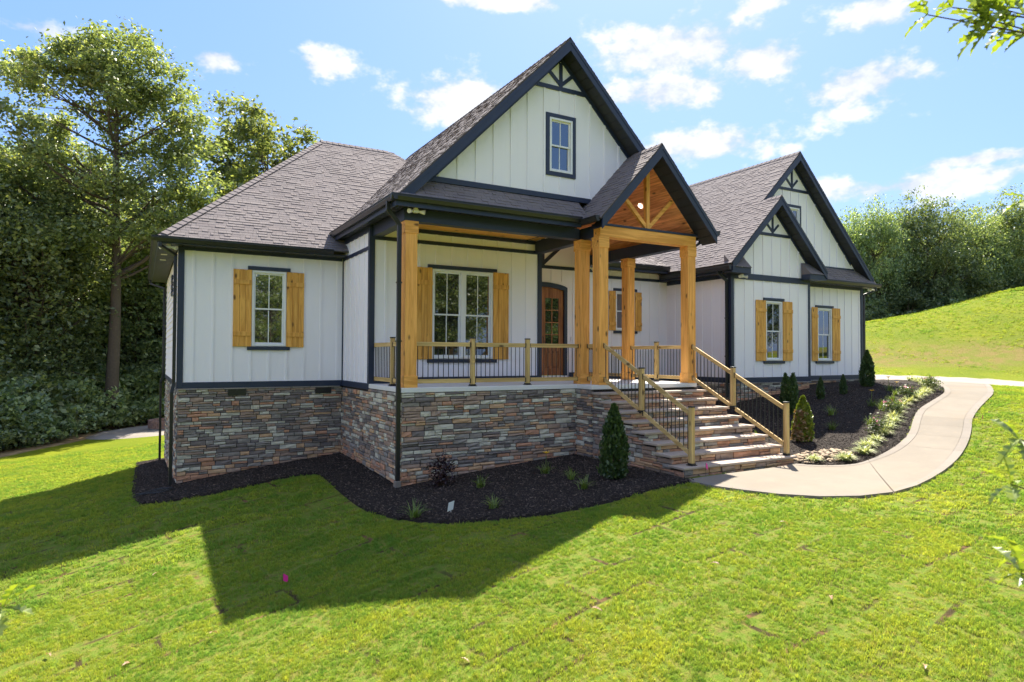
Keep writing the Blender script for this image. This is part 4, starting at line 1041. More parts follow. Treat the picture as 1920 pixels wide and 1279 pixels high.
for _ in range(60):
    p_ = CAM + d_ * t_; t_ += (5.395 - PM * (p_[0] - PX) - p_[2]) * 0.35
p_ = CAM + d_ * t_; nv = Vector((-PM, 0, -1)).normalized()
MB().tube([Vector(p_) + nv * 0.0, Vector(p_) + nv * 0.012], 0.066, 18).build('recessed_lamp', 'lamp_glow', HOUSE)
PC = MB().box(4.12, 8.40, -4.29, -2.38, 3.765, 3.785).build('porch_ceiling', 'black_trim', HOUSE)
for i in range(14):
    a = -4.285 + i * 0.136; MB().box(4.13, 8.39, a + 0.002, a + 0.134, 3.742, 3.764).build('plank', 'cedar_x', PC, bevel=0.003)
truss(-0.2, PX + 0.04, 5.30, None, 3.465, 0.1, 0.11, [(9.3, 4.12), (10.68, 4.12)])

# ------------------------------------------------------------------ railings
BAL = MB().tube([(0, 0, 0), (0, 0, 1)], 0.0095, 6).mesh('baluster', 'black_metal')
def railing(p, q, axis, ends=(True, True), bot=0.10, n_off=0.5):
    """level or sloping run: p,q centre points at the TOP of the top rail"""
    p, q = Vector(p), Vector(q); L = (q - p).length; d = (q - p) / L; z = Vector((0, 0, 1)); side = d.cross(z).normalized()
    hm = math.hypot(d.x, d.y); w = 'pine_x' if axis == 'x' else 'pine_y'
    top = MB().obox(p - side * 0.02 - z * (0.092 / hm), d * L, side * 0.04, z * (0.092 / hm)).build('railing', w, HOUSE, bevel=0.006)
    drop = 0.78
    MB().obox(p - side * 0.019 - z * (drop + 0.09 / hm), d * L, side * 0.038, z * (0.088 / hm)).build('bottom_rail', w, top, bevel=0.006)
    n = max(1, round(L * hm / 0.112))
    for i in range(n):
        b = p + d * (L * (i + 0.5) / n) - z * (drop + 0.01)
        put('baluster', BAL, top, Matrix.Translation(b) @ Matrix.Diagonal((1, 1, drop - 0.07, 1)))
    for e, (pt, s) in zip(ends, ((p, 1), (q, -1))):
        if e:
            for zz in (0.10 / hm, drop + 0.098 / hm): MB().obox(pt - side * 0.025 - z * zz, d * s * 0.025, side * 0.05, z * (0.1 / hm)).build('bracket', 'black_metal', top)
    return top
def newel(rail, x, y, z0, z1):
    P_ = MB().box(x - 0.045, x + 0.045, y - 0.045, y + 0.045, z0, z1).build('post', 'pine_z', HOUSE, bevel=0.006)
    MB().prism([(x - 0.052, y - 0.052, z1), (x + 0.052, y - 0.052, z1), (x + 0.052, y + 0.052, z1), (x - 0.052, y + 0.052, z1)], (0, 0, 0.028)).build('post_cap', 'black_metal', P_, bevel=0.008)
    MB().box(x - 0.056, x + 0.056, y - 0.056, y + 0.056, z0, z0 + 0.045).box(x - 0.075, x + 0.075, y - 0.075, y + 0.075, z0, z0 + 0.014).build('post_base', 'black_metal', P_)
ZR = 0.95
railing((3.985, -4.27, ZR), (3.985, -3.685, ZR), 'y'); railing((3.985, -3.595, ZR), (3.985, -2.39, ZR), 'y'); newel(None, 3.985, -3.64, 0, 1.035)
yf = -4.42
for a, b in ((4.20, 5.485), (5.575, 6.878), (6.968, 8.33)): railing((a, yf, ZR), (b, yf, ZR), 'x')
newel(None, 5.53, yf, 0, 1.035); newel(None, 6.923, yf, 0, 1.035)
railing((8.53, -4.54, ZR), (8.53, -4.87, ZR), 'y')
railing((11.32, -4.87, ZR), (11.32, -3.875, ZR), 'y'); railing((11.32, -3.785, ZR), (11.32, -2.78, ZR), 'y'); newel(None, 11.32, -3.83, 0, 1.035)
railing((11.32, -2.51, ZR), (11.32, -0.23, ZR), 'y')
# ------------------------------------------------------------------ stairs
NST, T0Z, TDZ, T0Y, TDY = 8, -0.162, -0.1835, -5.487, -0.368
SX0, SX1 = 8.20, 11.47
tz = lambda i: T0Z + TDZ * i
ty = lambda i: T0Y + TDY * i
core = MB()
for i in range(NST): core.box(SX0 + 0.09, SX1 - 0.09, ty(i) + 0.07, ty(i - 1) + 0.07 if i else -5.12, -2.3, tz(i) - 0.056)
STAIRS = part('stairs', core, 'mortar')
for i in range(NST):
    yb = (ty(i - 1) + 0.075) if i else -5.125; n = 3; xs = [SX0, SX0 + 1.05 + RNG.uniform(-.2, .2), SX0 + 2.15 + RNG.uniform(-.2, .2), SX1]
    for a, b in zip(xs, xs[1:]): MB().box(a + 0.002, b - 0.002, ty(i), yb, tz(i) - 0.052, tz(i)).build('tread', 'tread_stone', STAIRS, bevel=0.014)
slope = TDZ / -TDY * -1
zr = lambda y: 0.965 + (0.1835 / 0.368) * (y + 5.145)
for x in (8.555, 11.32):
    railing((x, -5.145, zr(-5.145)), (x, -6.405, zr(-6.405)), 'y'); railing((x, -6.495, zr(-6.495)), (x, -7.86, zr(-7.86)), 'y')
    newel(None, x, -6.45, tz(2), zr(-6.45) + 0.085); newel(None, x, -7.905, tz(7), zr(-7.905) + 0.085)

# ------------------------------------------------------------------ ledgestone
def stone_variant(seed):
    r = random.Random(seed); nu, nz = 4, 3; m = MB(); P_ = {}
    for i in range(nu):
        for j in range(nz):
            e = (i in (0, nu - 1)) or (j in (0, nz - 1))
            P_[i, j] = (i / (nu - 1) + (r.uniform(-.06, .06) if 0 < i < nu - 1 else (r.uniform(0, .025) if i == 0 else -r.uniform(0, .025))),
                        1.0 + (r.uniform(-.30, -.08) if e else r.uniform(-.18, .12)), j / (nz - 1) + (r.uniform(-.08, .08) if 0 < j < nz - 1 else (r.uniform(0, .06) if j == 0 else -r.uniform(0, .06))))
    for i in range(nu - 1):
        for j in range(nz - 1): m.face([P_[i, j], P_[i, j + 1], P_[i + 1, j + 1], P_[i + 1, j]])
    bk = lambda p: (p[0], -0.6, p[2])
    for i in range(nu - 1):
        a, b = P_[i, 0], P_[i + 1, 0]; m.face([a, b, bk(b), bk(a)]); a, b = P_[i, nz - 1], P_[i + 1, nz - 1]; m.face([b, a, bk(a), bk(b)])
    for j in range(nz - 1):
        a, b = P_[0, j], P_[0, j + 1]; m.face([b, a, bk(a), bk(b)]); a, b = P_[nu - 1, j], P_[nu - 1, j + 1]; m.face([a, b, bk(b), bk(a)])
    return m
SV = [stone_variant(i) for i in range(9)]
SME = {(i, k): SV[i].mesh('stone', 'stone_' + k) for i in range(9) for k in STONES}
STN = []     # (score, matrix, variant, kind, owner)
def ashlar(owner, O, u, n, L, zb, zt_, low=lambda U: -9.0, relief=0.048, show=True, hmin=0.05, hmax=0.12, seed=1):
    """O at u=0 (z absolute is world), u,n unit vectors in plan, zb/zt_ functions of u (bottom, top)"""
    r = random.Random(seed); O = np.array(O, float); u = np.array(u, float); n = np.array(n, float)
    top = max(zt_(x) for x in np.linspace(0, L, 12)); bot = min(zb(x) for x in np.linspace(0, L, 12)) - 0.02; z = top
    while z > bot:
        h = r.uniform(hmin, hmax); z1, z0 = z, z - h; a = -r.uniform(0, 0.15)
        while a < L:
            w = min(r.uniform(0.13, 0.46), 6 * h); a0, a1 = max(a, 0), min(a + w, L); a = a1 if a1 < L else L + 1
            if a1 - a0 < 0.03: continue
            m_ = (a0 + a1) / 2
            if z1 > zt_(m_) + 0.02 or z1 < zb(m_) - 0.02: continue
            pieces = [(z0, z1)] if (h < 0.09 or r.random() < 0.5) else [(z0, z0 + h * .5), (z0 + h * .5, z1)]
            for (p, q) in pieces:
                hg = q - zb(m_); x = r.random()
                if hg < 0.28 + r.uniform(-.08, .1): k = r.choices(STONES, (0.3, 0.6, 0.2, 2.0, 2.6, 2.6))[0]
                else: k = r.choices(STONES, (2.4, 2.6, 2.3, 2.6, 0.9, 0.5))[0]
                d = relief * r.uniform(0.55, 1.5); g = 0.004
                B = O + u * (a0 + g) + np.array([0, 0, p + g])
                M = Matrix(((u[0] * (a1 - a0 - 2 * g), n[0] * d, 0, B[0]), (u[1] * (a1 - a0 - 2 * g), n[1] * d, 0, B[1]), (0, 0, q - p - 2 * g, B[2]), (0, 0, 0, 1)))
                c = B + u * (a1 - a0) / 2; dd = c - CAM; dz = dd @ CF; sc = 0
                if show and dz > 1: sc = max(0, -(dd @ n)) / np.linalg.norm(dd) * (a1 - a0) * (q - p) / dz ** 2
                STN.append((sc, M, r.randrange(9), k, owner))
        z = z0
core = MB().box(0.03, 3.9, 0.03, 0.4, -3.2, -0.14).box(3.89, 8.25, -4.50, -0.0, -3.0, -0.11).box(0.03, 0.4, 0.4, 8.38, -4.2, -0.14).box(8.23, 11.44, -5.10, -0.2, -2.6, -0.105)
core.box(15.40, 19.12, -2.71, -0.2, -1.8, -0.17).box(19.1, 23.28, -1.97, 0, -1.5, -0.17).box(11.4, 15.4, 0.19, 0.6, -2.0, -0.17).box(0.4, 3.88, 0.4, 8.38, -4, -0.4)
FOUND = part('foundation', core, 'mortar')
G_ = lambda f: (lambda U: gz1(*f(U)))
def fl(v): return lambda U: v
def gline(O, u): return lambda U: gz1(O[0] + u[0] * U, O[1] + u[1] * U) - 0.02
for (own, O, u, n, L, zt_, seed, show) in (
    (FOUND, (0.0, 0.02, 0), (1, 0, 0), (0, -1, 0), 3.86, fl(-0.165), 3, True),
    (FOUND, (3.885, -4.53, 0), (0, 1, 0), (-1, 0, 0), 4.50, lambda U: -0.110 if U < 2.1 else -0.165, 4, True),
    (FOUND, (3.87, -4.51, 0), (1, 0, 0), (0, -1, 0), 4.34, fl(-0.110), 5, True),
    (FOUND, (8.235, -5.12, 0), (0, 1, 0), (-1, 0, 0), 0.60, fl(-0.110), 6, True),
    (FOUND, (0.025, 0.03, 0), (0, 1, 0), (-1, 0, 0), 8.36, fl(-0.165), 7, True),
    (FOUND, (15.37, -2.715, 0), (1, 0, 0), (0, -1, 0), 3.76, fl(-0.195), 8, True),
    (FOUND, (19.12, -1.975, 0), (1, 0, 0), (0, -1, 0), 4.16, fl(-0.195), 9, True),
    (FOUND, (15.395, -2.72, 0), (0, 1, 0), (-1, 0, 0), 2.9, fl(-0.195), 10, True),
    (FOUND, (11.4, 0.185, 0), (1, 0, 0), (0, -1, 0), 3.9, fl(-0.195), 12, False),
    (STAIRS, (8.285, ty(7) + 0.06, 0), (0, 1, 0), (-1, 0, 0), -5.12 - ty(7) - 0.06, lambda U: tz(min(7, max(0, int(math.ceil((T0Y - (ty(7) + 0.06 + U)) / -TDY - 0.0))))) - 0.055, 21, True)):
    ashlar(own, O, u, n, L, gline(O, u), zt_, seed=seed, show=show)
for i in range(NST):
    z1 = tz(i) - 0.053; z0 = tz(i + 1) if i < NST - 1 else gz1(9.8, -8.0) - 0.02
    ashlar(STAIRS, (8.26, ty(i) + 0.075, 0), (1, 0, 0), (0, -1, 0), 3.15, fl(z0), fl(z1), seed=40 + i, hmin=(z1 - z0) * 0.45, hmax=(z1 - z0) * 1.02)
# coping under the siding: long thin stones
for (x0, x1, y, z) in ((-0.02, 3.80, 0.0, -0.137), (15.34, 19.13, -2.745, -0.168), (19.2, 23.3, -2.0, -0.168)):
    x = x0
    while x < x1 - 0.1:
        w = min(RNG.uniform(0.45, 0.6), x1 - x); MB().box(x + 0.003, x + w - 0.003, y - 0.062, y + 0.03, z - 0.032, z).build('coping_stone', 'stone_grey', FOUND, bevel=0.006); x += w
for (x0, x1) in ((1.082, 1.493), (3.163, 3.573)):
    v = MB().box(x0, x1, -0.052, 0.0, -0.325, -0.165)
    V_ = v.build('foundation_vent', 'black_metal', FOUND)
STN.sort(key=lambda t: -t[0])
cnt = {FOUND.name: 0, STAIRS.name: 0}; lim = {FOUND.name: 200, STAIRS.name: 95}; left = []
for t in STN:
    if cnt[t[4].name] < lim[t[4].name] and t[0] > 0:
        cnt[t[4].name] += 1; put('stone', SME[t[2], t[3]], t[4], t[1])
    else: left.append(t)
SVV = [np.array(s.v) for s in SV]
for own in (FOUND, STAIRS):
    V_, F_, I_ = [], [], []; base = 0
    for (sc, M, vi, k, o) in left:
        if o is not own: continue
        A = np.array(M); V_.append(SVV[vi] @ A[:3, :3].T + A[:3, 3]); F_ += [tuple(base + q for q in f) for f in SV[vi].f]; I_ += [STONES.index(k)] * len(SV[vi].f); base += len(SVV[vi])
    V_ = np.concatenate(V_)
    me = np_mesh('stonework', V_, np.array(F_), ['stone_' + k for k in STONES], I_)
    tag(put('stonework', me, own), None, None, None, 'stuff')
# ------------------------------------------------------------------ foliage builders
def leaf_quads(rng, C, size, flat=0.45, aspect=0.6):
    """one kite-shaped leaf per centre"""
    n = len(C); nrm = rng.normal(size=(n, 3)); nrm[:, 2] = np.abs(nrm[:, 2]) + flat; nrm /= np.linalg.norm(nrm, axis=1)[:, None]
    a = np.cross(nrm, rng.normal(size=(n, 3))); a /= np.linalg.norm(a, axis=1)[:, None]; b = np.cross(nrm, a)
    L = (size * rng.uniform(0.45, 1.6, n))[:, None]; W = L * aspect
    V = np.stack([C - a * L * .5, C - b * W * .5 + a * L * .08 + nrm * L * .08, C + a * L * .5, C + b * W * .5 + a * L * .08 + nrm * L * .08], 1).reshape(-1, 3)
    return V, np.arange(4 * n).reshape(n, 4)
def clump_leaves(rng, clumps, per, flat=0.72, sprays=9):
    out = []
    for (x, y, z, r) in clumps:
        n = int(per * r * r); m = max(3, int(sprays * r)); sd = rng.normal(size=(m, 3)); sd /= np.linalg.norm(sd, axis=1)[:, None]
        sc = sd * (r * rng.uniform(0.25, 1.0, m) ** 0.5)[:, None] * np.array([1, 1, flat]); k = rng.integers(0, m, n)
        sr = r * 0.30 * rng.uniform(.7, 1.3, m); out.append(np.array([x, y, z]) + sc[k] + rng.normal(size=(n, 3)) * sr[k][:, None] * np.array([1, 1, 0.55]))
    return np.concatenate(out)
def envelope_clumps(rng, n, cz, rx, rz, rmin, rmax, sep=0.9, bottom=None):
    out = []; tries = 0
    while len(out) < n and tries < n * 60:
        tries += 1; d = rng.normal(size=3); d /= np.linalg.norm(d); k = rng.uniform(0.35, 1.0) ** 0.5
        p = np.array([0, 0, cz]) + d * k * np.array([rx, rx, rz]); p[:2] *= 1 + 0.15 * rng.normal()
        if bottom is not None and p[2] < bottom: continue
        r = rng.uniform(rmin, rmax)
        if all(np.linalg.norm(p - q[:3]) > sep * (r + q[3]) * 0.5 for q in out): out.append(np.array([*p, r]))
    return out
def trunk_mesh(rng, name, H, r0, clumps, limb=0.5, lean=0.02):
    t = MB(); pts = []; rad = []; n = 9
    for i in range(n):
        f = i / (n - 1); pts.append((lean * H * f + 0.12 * math.sin(5 * f), 0.10 * math.sin(4 * f + 1), H * f)); rad.append(r0 * (1.35 if i == 0 else 1) * (1 - 0.82 * f))
    t.tube(pts, rad, 9)
    P = np.array(pts)
    for (x, y, z, r) in clumps:
        zs = max(0.18 * H, z - rng.uniform(0.25, 0.75) * math.hypot(x, y) - 0.8)
        if zs > H * 0.97: zs = H * 0.9
        f = zs / H; s = np.array([np.interp(zs, P[:, 2], P[:, 0]), np.interp(zs, P[:, 2], P[:, 1]), zs]); e = np.array([x, y, z])
        L = np.linalg.norm(e - s); mid = (s + e) / 2 + rng.normal(size=3) * 0.06 * L + np.array([0, 0, -0.06 * L]); rb = min(r0 * (1 - 0.82 * f) * 0.6, 0.018 * L + 0.02)
        q = [s * (1 - u) ** 2 + mid * 2 * u * (1 - u) + e * u * u for u in (0, .25, .5, .75, 1)]
        t.tube(q, [rb, rb * .85, rb * .65, rb * .45, 0.012], 5, caps=False)
        for _ in range(3):
            g = q[3] + rng.normal(size=3) * r * 0.55; t.tube([q[2], (q[2] + g) / 2 + rng.normal(size=3) * .08, g], [rb * .4, rb * .28, 0.006], 4, caps=False)
    me = t.mesh(name, 'bark'); me.polygons.foreach_set('use_smooth', [True] * len(me.polygons)); return me
def make_tree(name, seed, H, r0, clumps, per, leaf, mat_, loc, label, group=None, flat=0.72, lean=0.02):
    rng = np.random.default_rng(seed); T_ = empty(name, loc, label, 'tree', group)
    put('trunk', trunk_mesh(rng, 'trunk', H, r0, clumps, lean=lean), T_)
    V, F = leaf_quads(rng, clump_leaves(rng, clumps, per, flat), leaf)
    put('crown', np_mesh('crown', V, F, mat_), T_)
    return T_
def gnd(x, y, dz=0.0): return (x, y, gz1(x, y) + dz)

# ------------------------------------------------------------------ the woods left of and behind the house
rng = np.random.default_rng(21)
oak_cl = [np.array(c) for c in (
    (-4.9, 0, 19.4, 1.2), (-4.2, 1, 17.6, 1.2), (-3.4, -1, 18.9, 1.3), (-5.6, 0.5, 14.6, 1.15), (-4.6, -1, 13.4, 1.25), (-3.2, 1, 15.2, 1.3), (-2.2, 0, 20.3, 1.2), (-1.0, 1, 20.9, 1.25), (0.3, 0, 20.9, 1.3),
    (1.6, -1, 20.2, 1.25), (2.7, 0.6, 19.2, 1.3), (3.5, 0, 17.6, 1.25), (3.4, 1, 15.9, 1.2), (4.3, -0.5, 13.9, 1.35), (5.0, 0, 12.7, 1.25), (3.0, -1, 13.0, 1.3), (1.5, 0.5, 18.2, 1.3), (0.2, -1, 18.7, 1.25),
    (-1.4, 0.6, 17.2, 1.2), (-2.4, -0.8, 13.2, 1.3), (-1.2, 1, 12.1, 1.4), (0.6, 0.5, 15.9, 1.3), (1.9, 1, 14.9, 1.4), (0.6, -1.2, 13.3, 1.35), (1.9, -0.5, 11.2, 1.4), (3.4, 1, 10.6, 1.4), (-0.6, -1, 10.4, 1.3),
    (-2.8, 0.5, 10.7, 1.3), (2.4, 2, 16.9, 1.2), (-0.4, 2.5, 19.6, 1.2), (1, -2.5, 17.5, 1.1), (-3.9, 2, 16.2, 1.1), (4.6, 1.5, 11.2, 1.2), (-1.8, 2, 15.1, 1.1))]
def ud(u, dep):
    lat = (u - 960) / FPX * dep; return CAM[0] + _fw[0] * dep + _rt[0] * lat, CAM[1] + _fw[1] * dep + _rt[1] * lat
_rgo = np.random.default_rng(5)
oak_cl = [c * np.array([1, 1, 1, 1.10]) for c in oak_cl] + [c for c in envelope_clumps(_rgo, 14, 14.8, 4.4, 6.0, 0.8, 1.25, 0.8, 9.0) if abs(c[0]) < 5 and not (c[0] < -1.5 and c[2] > 16 and c[2] < 18)]
X_OAK = gnd(*ud(205, 40.0))
make_tree('oak_tree', 3, 19.5, 0.36, oak_cl, 700, 0.19, 'leaf_oak', X_OAK, 'tallest oak with bare trunk rising above the woods at the far left')
OAKC = [c for c in COL.objects if c.name == 'oak_tree'][0]; OAKC.rotation_euler = (0, 0, -0.45); OAKC.scale = (1.15, 1.15, 1.12)
def variant(name, seed, H, rx, rz, cz, n, label, loc, mat_='leaf_wood', per=215, bottom=0.5, leaf=0.20, group='trees of the woods left of the house', rmin=1.0, rmax=1.7, r0=0.2):
    rg = np.random.default_rng(seed); cl = envelope_clumps(rg, n, cz, rx, rz, rmin, rmax, 0.85, bottom)
    return make_tree(name, seed, H, r0, cl, per, leaf, mat_, loc, label, group)
WL = 'leafy green tree standing in the dense woods left of the house'
VT = [variant('forest_tree', 31, 13.0, 3.4, 6.2, 7.6, 70, WL, gnd(*ud(60, 39))), variant('forest_tree', 32, 14.5, 3.8, 6.4, 8.6, 74, WL, gnd(*ud(-30, 38))),
      variant('forest_tree', 33, 11.0, 3.2, 5.2, 6.2, 60, WL, gnd(*ud(330, 47))), variant('forest_tree', 34, 15.5, 3.6, 5.4, 10.6, 60, WL, gnd(*ud(140, 46)), bottom=3.0)]
wrng = random.Random(8)
spots = [(-120, 36, 1.2, 2), (15, 44, 1.25, 1), (110, 43, 1.1, 0), (255, 46, 1.05, 0), (300, 50, 1.15, 1), (175, 52, 1.3, 3), (370, 52, 1.12, 0), (420, 54, 1.05, 2), (40, 52, 1.4, 3), (-70, 46, 1.35, 0),
         (345, 58, 1.25, 1), (455, 60, 1.2, 0), (240, 58, 1.4, 2), (90, 60, 1.5, 0), (-160, 42, 1.3, 3), (520, 62, 1.15, 2), (570, 66, 1.1, 0), (395, 64, 1.35, 1)]
for c_ in VT[:3]: c_.scale = (1.12, 1.12, 1.12)
for (u, d, s, k) in spots: clone(VT[k], gnd(*ud(u, d), -0.1), wrng.uniform(0, 6.28), s * wrng.uniform(.95, 1.05))
rg = np.random.default_rng(77)
slim = variant('slim_oak', 41, 12.6, 2.3, 4.0, 11.2, 34, 'thin leafy oak top showing above the left hip of the roof', gnd(*ud(492, 50)), 'leaf_oak', 560, 6.5, 0.20, None, 0.8, 1.2, 0.16)
slim.scale = (1.55, 1.55, 1.55)
clone(slim, gnd(*ud(562, 54)), 2.1, 1.42, 'smaller sparse oak top just left of the roof ridge')
# undergrowth along the edge of the woods
UB = empty('undergrowth_shrub', gnd(*ud(-20, 31)), 'leafy shrub in the undergrowth along the edge of the woods', 'shrub', 'undergrowth shrubs')
cl = envelope_clumps(rg, 26, 1.1, 1.6, 1.2, 0.45, 0.8, 0.7, 0.1); st = MB()
for c in cl: st.tube([(0, 0, -0.1), (c[0] * .5, c[1] * .5, c[2] * .6), tuple(c[:3])], [0.03, 0.02, 0.006], 5, caps=False)
put('stems', st.mesh('stems', 'twig'), UB); V, F = leaf_quads(rg, clump_leaves(rg, cl, 520, 0.9), 0.17); put('foliage', np_mesh('foliage', V, F, 'leaf_wood'), UB)
for (u, d, s) in ((-90, 30, 1.3), (25, 33, 1.2), (60, 35, 1.35), (95, 37, 1.2), (130, 38.5, 1.3), (165, 40, 1.2), (200, 42, 1.5), (240, 43, 1.35), (275, 44, 1.5), (310, 46, 1.5), (345, 47, 1.4), (0, 36, 1.7), (75, 39, 1.8), (150, 43, 1.9), (225, 46, 1.9), (295, 49, 1.9), (-60, 34, 1.8), (110, 41, 1.6)):
    clone(UB, gnd(*ud(u, d), -.1), wrng.uniform(0, 6.28), s * wrng.uniform(.9, 1.1))

# ------------------------------------------------------------------ trees on the hill behind the right wing
HL = 'round topped tree of the tree line on the hill behind the right wing'
ORD = ('first', 'second', 'third', 'fourth', 'fifth', 'sixth', 'seventh', 'eighth', 'ninth', 'tenth', 'eleventh', 'twelfth', 'thirteenth', 'fourteenth', 'fifteenth', 'sixteenth', 'seventeenth', 'eighteenth', 'nineteenth', 'twentieth', 'twenty first', 'twenty second', 'twenty third', 'twenty fourth')
hill = [(1575, 63, 1.0, 4), (1640, 61, 1.0, 4), (1692, 64, .95, 1), (1740, 61, 1.12, 4), (1788, 66, .9, 0), (1832, 62, 1.0, 4), (1880, 66, 1.0, 1), (1915, 62, 1.1, 4), (1975, 66, 1.1, 4)]
VT.append(variant('hill_tree', 55, 11.0, 4.6, 5.0, 7.2, 64, 'round crowned tree between the hill crest and the right roof slope', gnd(*ud(1608, 70), -1.2), 'leaf_wood', 240, 0.8, 0.22, 'trees on the hill', 1.1, 1.9, 0.22))
back = [(1545, 74, 1.1, 1), (1665, 74, 1.15, 0), (1718, 78, 1.3, 4), (1765, 76, 1.1, 0), (1812, 80, 1.15, 1), (1858, 78, 1.25, 4), (1945, 78, 1.3, 0), (2030, 72, 1.0, 4)]
TOPS = ([1500, 1575, 1640, 1692, 1740, 1788, 1832, 1880, 1915, 1975], [420, 404, 382, 410, 366, 430, 394, 414, 360, 380])
for i, (u, dep, s, k) in enumerate(hill):
    x, y = ud(u, dep); zt_ = CAM[2] + dep * (669 - np.interp(u, *TOPS)) / FPX; zb = gz1(x, y) - 1.3; sz = (zt_ - zb) / (14.2, 15.4, 11.8, 16.2, 12.8)[k]
    clone(VT[k], (x, y, zb), wrng.uniform(0, 6.28), ((0.64 if k == 4 else .70) * s, (0.64 if k == 4 else .70) * s, sz), ORD[i] + ' tree from the left in the front of the tree line on the hill', 'trees on the hill')
for (u, dep, s, k) in back: clone(VT[k], gnd(*ud(u, dep), -1.0), wrng.uniform(0, 6.28), (s * .72, s * .72, (CAM[2] + dep * (669 - wrng.uniform(418, 446)) / FPX - gz1(*ud(u, dep)) + 1.0) / (14.2, 15.4, 11.8, 16.2, 12.8)[k]), 'tree in the back row of the tree line on the hill', 'back row of trees on the hill')
for i, (u, dep) in enumerate([(1545 + 26 * k, 59 + 1.2 * (k % 3)) for k in range(17)]): clone(UB, gnd(*ud(u, dep), -.4), wrng.uniform(0, 6.28), 1.15 * wrng.uniform(.85, 1.15), 'leafy shrub at the foot of the tree line on the hill', 'shrubs on the hill')
# the woods across the lawn, behind the photographer: they show in the window panes
for (x, y, s, k) in ((-6, -43, 1.1, 0), (2, -47, 1.2, 1), (9, -42, 1.0, 2), (16, -46, 1.15, 0), (24, -43, 1.1, 1), (32, -47, 1.2, 3), (40, -44, 1.1, 0), (50, -42, 1.15, 2), (60, -38, 1.1, 1), (5, -55, 1.3, 0), (28, -55, 1.3, 1), (70, -30, 1.2, 0), (45, -52, 1.3, 1), (14, -56, 1.3, 3)):
    clone(VT[k], gnd(x, y, -0.1), wrng.uniform(0, 6.28), s, 'tree of the woods across the front lawn, mirrored in the windows', 'trees mirrored in the windows')

# ------------------------------------------------------------------ conifers and bedding plants
def conifer(name, seed, h, r, mat_, loc, label, twin=0.0, n=2600, group=None):
    rg = np.random.default_rng(seed); z = rg.uniform(0.02, 1, n) ** 0.9; prof = np.interp(z, [0, .12, .4, .75, 1], [.62, .95, 1.0, .62, .04]) * r
    ang = rg.uniform(0, 6.283, n); rr = prof * (rg.uniform(0.3, 1, n) ** 0.35) * (1 + 0.13 * np.sin(5 * ang + 9 * z) + 0.10 * rg.normal(size=n))
    C = np.c_[rr * np.cos(ang), rr * np.sin(ang), z * h]
    if twin: C[:, 0] += np.where(rg.random(n) < .5, -1, 1) * twin * z
    d = np.c_[np.cos(ang) * .45, np.sin(ang) * .45, np.ones(n)] + 0.35 * rg.normal(size=(n, 3)); d /= np.linalg.norm(d, axis=1)[:, None]
    s = np.cross(d, rg.normal(size=(n, 3))); s /= np.linalg.norm(s, axis=1)[:, None]; L = (0.085 * rg.uniform(.6, 1.3, n))[:, None]; W = L * .28
    V = np.stack([C - d * L * .4, C - s * W, C + d * L * .6, C + s * W], 1).reshape(-1, 3)
    T_ = empty(name, loc, label, 'shrub', group)
    put('stem', MB().tube([(0, 0, -0.05), (0, 0, h * .85)], [0.025, 0.006], 6).mesh('stem', 'twig'), T_)
    put('foliage', np_mesh('foliage', V, np.arange(4 * n).reshape(n, 4), mat_), T_); return T_
def conifer_at(px_base, px_top, r_px, **k): pass
conifer('arborvitae', 1, 1.42, 0.25, 'leaf_cedar', gnd(7.10, -7.35, .03), 'dark green arborvitae in the mulch left of the stairs', n=4200)
lime = conifer('arborvitae', 2, 1.08, 0.21, 'leaf_lime', gnd(13.15, -6.95, .03), 'bright lime arborvitae beside the lowest stair post', n=3400)
rgb_ = np.random.default_rng(4); nb = 420; zb_ = rgb_.uniform(.05, .95, nb); an = math.pi + 0.9 * rgb_.normal(size=nb) * .7
V, F = leaf_quads(rgb_, np.c_[(.27 - .12 * zb_) * np.cos(an), (.27 - .12 * zb_) * np.sin(an), zb_ * .8], 0.09, 0.2, .4); tag(put('foliage', np_mesh('foliage', V, F, 'leaf_brown'), lime), 'scorched brown foliage on the stair side')
conifer('arborvitae', 3, 1.16, 0.19, 'leaf_cedar', gnd(15.25, -4.95, .03), 'twin topped dark arborvitae between the two right windows', twin=0.17, n=3600)
conifer('arborvitae', 4, 1.25, 0.22, 'leaf_cedar', gnd(20.9, -3.70, .03), 'pointed dark arborvitae at the right end of the house', n=3400)
sc_ = conifer('small_juniper', 5, 0.95, 0.16, 'leaf_cedar', gnd(17.55, -4.3, .03), 'left one of two slim junipers in the shaded mulch under the right windows', n=1600); sc_.scale = (.68, .68, .72)
clone(sc_, gnd(18.75, -4.25, .03), 1.5, 0.66, 'right one of two slim junipers in the shaded mulch under the right windows')
def tuft(name, seed, n, L, spread, mat_, loc, label, w=0.012, group=None, cat='plant'):
    rg = np.random.default_rng(seed); V = []; F = []
    for i in range(n):
        a = rg.uniform(0, 6.283); l = L * rg.uniform(.6, 1.15); s = spread * rg.uniform(.3, 1.2); o = rg.normal(size=2) * L * .10; dx, dy = math.cos(a), math.sin(a); b = len(V)
        for t in (0, .35, .7, 1.0):
            r_ = s * t ** 1.3; h = l * (t - 0.55 * t ** 2.4 * min(1.4, s / L * 1.2)); ww = w * (1 - .8 * t)
            V += [(o[0] + dx * r_ - dy * ww, o[1] + dy * r_ + dx * ww, h), (o[0] + dx * r_ + dy * ww, o[1] + dy * r_ - dx * ww, h)]
        F += [(b + 2 * k, b + 2 * k + 1, b + 2 * k + 3, b + 2 * k + 2) for k in range(3)]
    T_ = put(name, np_mesh(name, V, F, mat_)); T_.location = loc; return tag(T_, label, cat, group)
BL = ' pale liriope tuft from the stairs in the border row along the walk'
